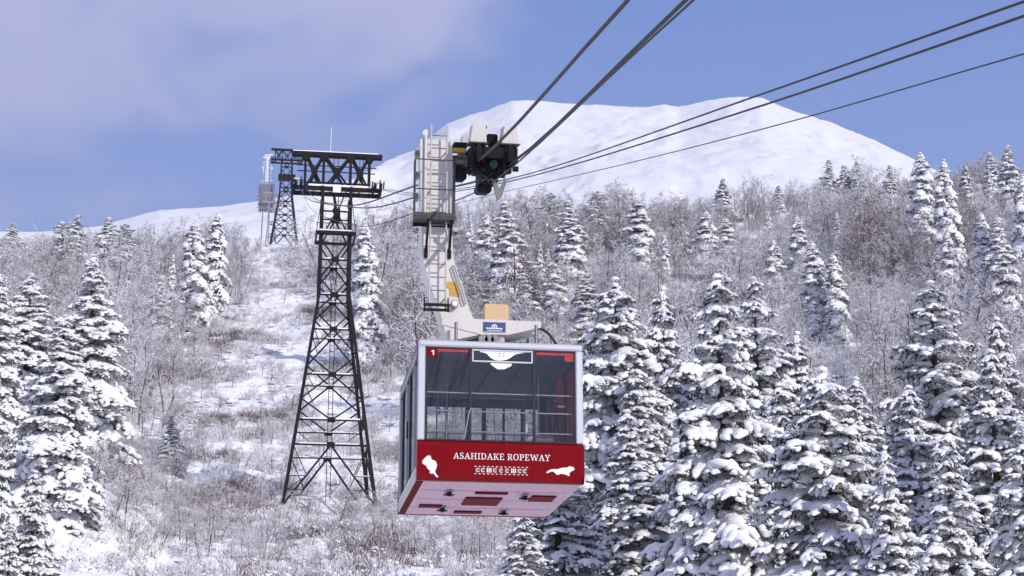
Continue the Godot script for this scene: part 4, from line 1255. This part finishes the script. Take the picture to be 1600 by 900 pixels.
# ---------------------------------------------------------------- sky
func make_sky() -> Sky:
	var w := 1536; var h := 768
	var im := Image.create(w, h, false, Image.FORMAT_RGBF)
	var f := FastNoiseLite.new()
	f.seed = 24; f.frequency = 1.1; f.fractal_octaves = 5; f.fractal_gain = 0.45
	var g := FastNoiseLite.new()
	g.seed = 31; g.frequency = 2.6; g.fractal_octaves = 5
	for y in h:
		var el := 90.0 - 180.0 * (y + 0.5) / h
		for x in w:
			var az := wrapf((float(x) + 0.5) / w * 360.0, -180.0, 180.0)
			var ce := cos(deg_to_rad(el))
			var d := Vector3(sin(deg_to_rad(az)) * ce, sin(deg_to_rad(el)), -cos(deg_to_rad(az)) * ce)
			if el < 0.0:
				im.set_pixel(x, y, Color(0.55, 0.57, 0.66))
				continue
			var t := clampf(el / 90.0, 0.0, 1.0)
			var c := Color(0.33, 0.52, 1.0).lerp(Color(0.062, 0.20, 0.64), smoothstep(0.08, 0.34, t))
			c = c.lerp(Color(0.08, 0.15, 0.44), smoothstep(0.34, 1.0, t))
			var p := Vector3(d.x, d.y * 2.4, d.z) * 1.0
			var q := p + Vector3(g.get_noise_3dv(p), g.get_noise_3dv(p + Vector3(5, 1, 2)), 0) * 0.12
			# drifting veils: the band to the left of the peak, and the like round the rest of the sky
			var bank := cloud_bank(az, el)
			var n := f.get_noise_3dv(q * 2.2) * 0.8 + g.get_noise_3dv(q * 3.4) * 0.5
			var cover := smoothstep(-0.05, 0.80, bank + n * 1.0)
			c = c.lerp(Color(0.54, 0.56, 0.83), cover * 0.92)
			im.set_pixel(x, y, c)
	var m := PanoramaSkyMaterial.new()
	m.panorama = ImageTexture.create_from_image(im)
	var s := Sky.new()
	s.sky_material = m
	return s

func cloud_bank(az: float, el: float) -> float:
	# clouds drift over much of the sky; a clear stretch lies to the right of the peak
	var clear := smoothstep(4.0, 14.5, az) * (1.0 - smoothstep(45.0, 70.0, az))
	var low := smoothstep(19.4, 22.8, el + 0.12 * (az + 3.0) * -1.0)
	return (0.12 + 0.66 * low) * (1.0 - clear) - 0.45 * clear

func _ready():
	# --- camera
	var cam := Camera3D.new()
	cam.name = "camera"
	add_child(cam)
	cam.rotation_degrees = Vector3(16.0, -8.2, 0.0)
	cam.fov = 18.26
	cam.near = 0.5
	cam.far = 20000.0
	cam.current = true
	# --- sky and exposure
	var we := WorldEnvironment.new()
	we.name = "world_environment"
	var env := Environment.new()
	env.background_mode = Environment.BG_SKY
	env.sky = make_sky()
	env.background_energy_multiplier = 1.0
	env.tonemap_mode = Environment.TONE_MAPPER_LINEAR
	env.tonemap_exposure = 1.12
	env.fog_enabled = true; env.fog_density = 0.00017; env.fog_light_color = Color(0.84, 0.88, 1.0)
	env.sdfgi_enabled = true; env.ssao_enabled = true; env.ssil_enabled = true
	we.environment = env
	add_child(we)
	# --- sun, behind the camera to the right
	var sun := DirectionalLight3D.new()
	sun.name = "sun"
	add_child(sun)
	sun.rotation_degrees = Vector3(-30.0, 35.0, 0.0)
	sun.light_energy = 1.6
	sun.light_color = Color(1.0, 0.965, 0.92)
	sun.light_angular_distance = 0.5
	sun.shadow_enabled = true

	var b := MB.new()
	unit_bar = chamfered(Vector3.ONE, 0.0)
	make_materials()
	M.rimed_steel = plain(Color(0.26, 0.26, 0.31), 0.9)
	M.frosted_needles = grained(Color(0.30, 0.30, 0.32), 0.4, 1.5, 24, 0.85)
	M.frosted_needles.cull_mode = BaseMaterial3D.CULL_DISABLED

	build_ground()
	build_mountain()

	build_main_tower()
	build_far_towers()
	build_ropes()
	build_cable_car()

	make_fir_kinds()

	plant_firs()
	make_bare_trees()
	build_woods()
	build_brush()


func plant_firs():
	rng.seed = 19
	var near := "large snowy firs near the ropeway"
	var far := "firs scattered over the wooded hillside"
	fir("broad", 17.3, -86.3, 19.0, 13.5, "broad round-topped fir heaped with snow right behind the gondola's right side", near)
	fir("slim", 21.4, -89.5, 19.6, 9.0, "narrow snowy fir between the broad fir behind the gondola and the tall one beside it", near)
	fir("common", 17.9, -67.7, 18.2, 11.6, "tall snow-laden fir with long low boughs, middle of the firs beside the gondola", near)
	fir("ragged", 25.2, -86.4, 19.1, 10.5, "snowy fir with a dark slender top just right of the tallest fir's tip", near)
	fir("broad", 19.4, -58.9, 15.1, 11.4, "large near fir filling the lower right centre with its snow-heaped boughs", near)
	fir("ragged", 31.3, -79.0, 18.5, 13.6, "big dark broad fir with snowy boughs standing highest at the lower right", near)
	fir("common", 29.3, -67.9, 15.4, 10.0, "snowy fir at the right edge in front of the big dark fir", near)
	fir("common", 20.8, -52.0, 12.0, 6.9, "small near fir at the bottom right below the big dark fir", near)
	fir("slim", 20.7, -56.3, 12.0, 5.9, "slim small fir wedged between the two near firs at the bottom right", near)
	fir("common", 13.0, -74.9, 11.8, 9.3, "snow-heaped fir just below the gondola's right lower corner", near)
	fir("slim", 16.9, -78.2, 12.5, 8.4, "fir half hidden low in front of the broad fir behind the gondola", near)
	fir("common", 18.2, -82.0, 14.5, 9.8, "snowy fir low between the broad fir and the tall middle fir beside the gondola", near)
	fir("ragged", 23.9, -67.9, 12.9, 8.0, "fir behind the slim small fir at the lower right", near)
	fir("common", 24.0, -78.4, 14.3, 8.6, "fir filling the gap left of the large near fir at lower right", near)
	fir("ragged", 27.1, -60.2, 12.8, 6.9, "near fir cut by the lower right edge", near)
	fir("ragged", 17.8, -93.3, 12.2, 11.7, "dark-gapped fir behind the gondola's red panel corner", near)
	fir("broad", 20.3, -75.3, 13.0, 9.6, "fir behind the lower boughs of the tall middle fir", near)
	fir("common", 27.9, -72.8, 13.4, 9.1, "fir low in front of the big dark fir's left side", near)
	fir("slim", 30.2, -86.9, 13.5, 9.6, "slim fir between the large near fir and the big dark fir", near)
	fir("slim", 28.7, -91.6, 15.9, 8.8, "slim dark fir behind the large near fir's left side", near)
	fir("common", 36.6, -82.2, 16.6, 9.4, "fir behind the right edge fir", near)
	fir("common", 10.7, -69.2, 10.1, 7.3, "lowest fir directly under the gondola's right half", near)
	fir("laden", -14.0, -149.3, 17.8, 12.4, "tallest dense snowy fir at the left edge of the clearing", near)
	fir("laden", -16.9, -133.9, 13.8, 10.4, "snowy fir just left of the tallest fir at the clearing", near)
	fir("laden", -18.2, -123.7, 13.2, 8.8, "fir cut by the left edge beside two tall snowy firs", near)
	fir("laden", -12.3, -111.3, 12.5, 9.3, "nearer snowy fir overlapping the foot of the tallest fir on the left", near)
	fir("common", -9.4, -79.5, 9.6, 6.4, "small near fir in the bottom left corner with drooping boughs", near)
	fir("common", -11.4, -77.2, 14.4, 6.7, "near fir with dark gaps cut by the left edge", near)
	fir("slim", -9.3, -69.4, 8.3, 4.3, "lowest little fir in the bottom left corner", near)
	fir("slim", -9.6, -200.8, 6.9, 5.2, "lone fir sapling in the snow of the clearing left of the tower", far, "hillside_fir", false)
	fir("far_b", 17.3, -284.5, 24.5, 14.8, "slender white fir standing alone right behind the tall tower", far, "hillside_fir", true)
	fir("far_b", -12.8, -335.8, 21.8, 16.2, "taller white fir of the pair above the clearing left of the tower", far, "hillside_fir", true)
	fir("far_b", -10.0, -344.9, 22.7, 14.2, "darker fir of the pair above the clearing left of the tower", far, "hillside_fir", false)
	fir("far_a", -18.5, -323.5, 12.0, 10.6, "pale frosted fir among bare trees left of the white pair", far, "hillside_fir", true)
	fir("far_a", -65.3, -457.4, 12.7, 15.2, "leftmost fir on the skyline of the far left ridge", far, "hillside_fir", false)
	fir("far_c", -51.9, -453.0, 13.1, 10.7, "round dark fir on the left skyline", far, "hillside_fir", false)
	fir("far_a", -48.1, -450.4, 15.5, 14.9, "pointed fir highest on the left skyline", far, "hillside_fir", false)
	fir("far_a", -40.4, -454.2, 14.2, 14.2, "narrow dark fir on the left skyline near the white slope", far, "hillside_fir", false)
	fir("far_c", -35.4, -442.6, 13.0, 10.9, "broad snowy fir at the right end of the left skyline group", far, "hillside_fir", false)
	fir("far_a", -27.2, -410.1, 9.4, 10.1, "small fir below the right end of the left skyline group", far, "hillside_fir", false)
	fir("far_b", 47.5, -372.0, 15.7, 14.1, "narrow white fir just right of the hanger arm", far, "hillside_fir", true)
	fir("far_a", 47.5, -335.7, 22.3, 18.4, "large white fir on the hillside right of the hanger arm", far, "hillside_fir", true)
	fir("far_c", 49.8, -320.1, 12.5, 10.4, "dark spreading fir above the roof of the gondola", far, "hillside_fir", false)
	fir("far_c", 39.4, -324.6, 9.2, 12.3, "dark fir behind the foot of the hanger arm", far, "hillside_fir", false)
	fir("far_b", 54.0, -319.5, 10.9, 13.3, "small frosted fir right above the gondola's roof", far, "hillside_fir", true)
	fir("far_a", 63.9, -357.3, 19.0, 16.7, "white fir on the hillside right of the large white one", far, "hillside_fir", true)
	fir("far_a", 57.5, -303.6, 11.3, 12.7, "snowy fir peeping out left of the broad fir's top", far, "hillside_fir", true)
	fir("far_b", 80.6, -363.2, 18.1, 19.3, "bright white round-topped fir at the middle of the hillside", far, "hillside_fir", true)
	fir("far_b", 95.0, -384.4, 9.5, 10.6, "little white cone-shaped fir right of the round-topped white one", far, "hillside_fir", true)
	fir("far_b", 93.7, -356.9, 14.6, 14.5, "left fir of the pale pair at the middle of the hillside", far, "hillside_fir", true)
	fir("far_b", 97.4, -355.9, 13.0, 13.8, "right fir of the pale pair at the middle of the hillside", far, "hillside_fir", true)
	fir("far_b", 95.5, -315.9, 13.6, 11.8, "slender bent white fir left of the white twin firs", far, "hillside_fir", true)
	fir("far_b", 108.5, -340.1, 13.8, 11.5, "faint frosted fir above the slender bent one", far, "hillside_fir", true)
	fir("far_b", 91.1, -276.4, 17.3, 12.5, "left one of the tall white twin firs", far, "hillside_fir", true)
	fir("far_b", 93.0, -272.6, 15.6, 11.3, "right one of the tall white twin firs", far, "hillside_fir", true)
	fir("far_b", 129.5, -326.2, 24.1, 16.9, "tall white fir on the right ridge where the mountain meets the trees", far, "hillside_fir", true)
	fir("far_b", 126.3, -304.9, 25.8, 14.7, "tall white fir just right of the first ridge fir", far, "hillside_fir", true)
	fir("far_b", 120.6, -291.0, 13.1, 11.2, "small white fir below the two tall ridge firs", far, "hillside_fir", true)
	fir("far_b", 125.9, -288.8, 17.0, 12.9, "white fir with twisted top near the right edge", far, "hillside_fir", true)
	fir("far_a", 121.1, -271.2, 17.5, 12.7, "bushy white fir near the right edge below the skyline", far, "hillside_fir", true)
	fir("far_a", 176.0, -394.5, 14.8, 12.1, "left fir of the skyline pair near the right edge", far, "hillside_fir", true)
	fir("far_a", 175.0, -381.8, 17.9, 13.8, "highest fir on the skyline near the right edge", far, "hillside_fir", true)
	fir("far_b", 130.0, -280.3, 23.8, 14.9, "tall white fir cut by the right edge", far, "hillside_fir", true)
	fir("far_a", 126.8, -463.0, 12.6, 11.0, "lone fir breaking the middle of the skyline before the mountain", far, "hillside_fir", false)
	fir("far_a", 152.5, -448.8, 15.1, 12.5, "leftmost fir of the skyline cluster before the mountain's right slope", far, "hillside_fir", false)
	fir("far_a", 157.1, -447.2, 13.4, 11.7, "second fir of the skyline cluster before the mountain's right slope", far, "hillside_fir", true)
	fir("far_a", 159.7, -443.1, 14.5, 11.6, "third fir of the skyline cluster before the mountain's right slope", far, "hillside_fir", true)
	fir("far_a", 162.7, -429.2, 13.1, 9.8, "small dark fir on the skyline right of the cluster", far, "hillside_fir", false)
	fir("far_a", 141.2, -458.8, 8.7, 8.7, "tiny dark fir on the skyline left of the cluster", far, "hillside_fir", false)
	fir("far_a", 173.9, -405.3, 12.4, 8.7, "small fir on the skyline between the tall ridge firs", far, "hillside_fir", false)
	fir("far_c", 78.7, -470.5, 11.4, 10.2, "dark leafy-looking fir on the skyline right of the carriage", far, "hillside_fir", false)
	fir("far_c", 90.3, -462.3, 11.8, 10.1, "second dark rounded fir on the skyline right of the carriage", far, "hillside_fir", false)
	fir("far_a", 49.3, -465.4, 7.2, 13.1, "dark fir on the skyline behind the hanger arm", far, "hillside_fir", false)
	fir("far_a", 37.7, -433.4, 7.8, 12.1, "dark fir left of the hanger arm on the skyline", far, "hillside_fir", false)
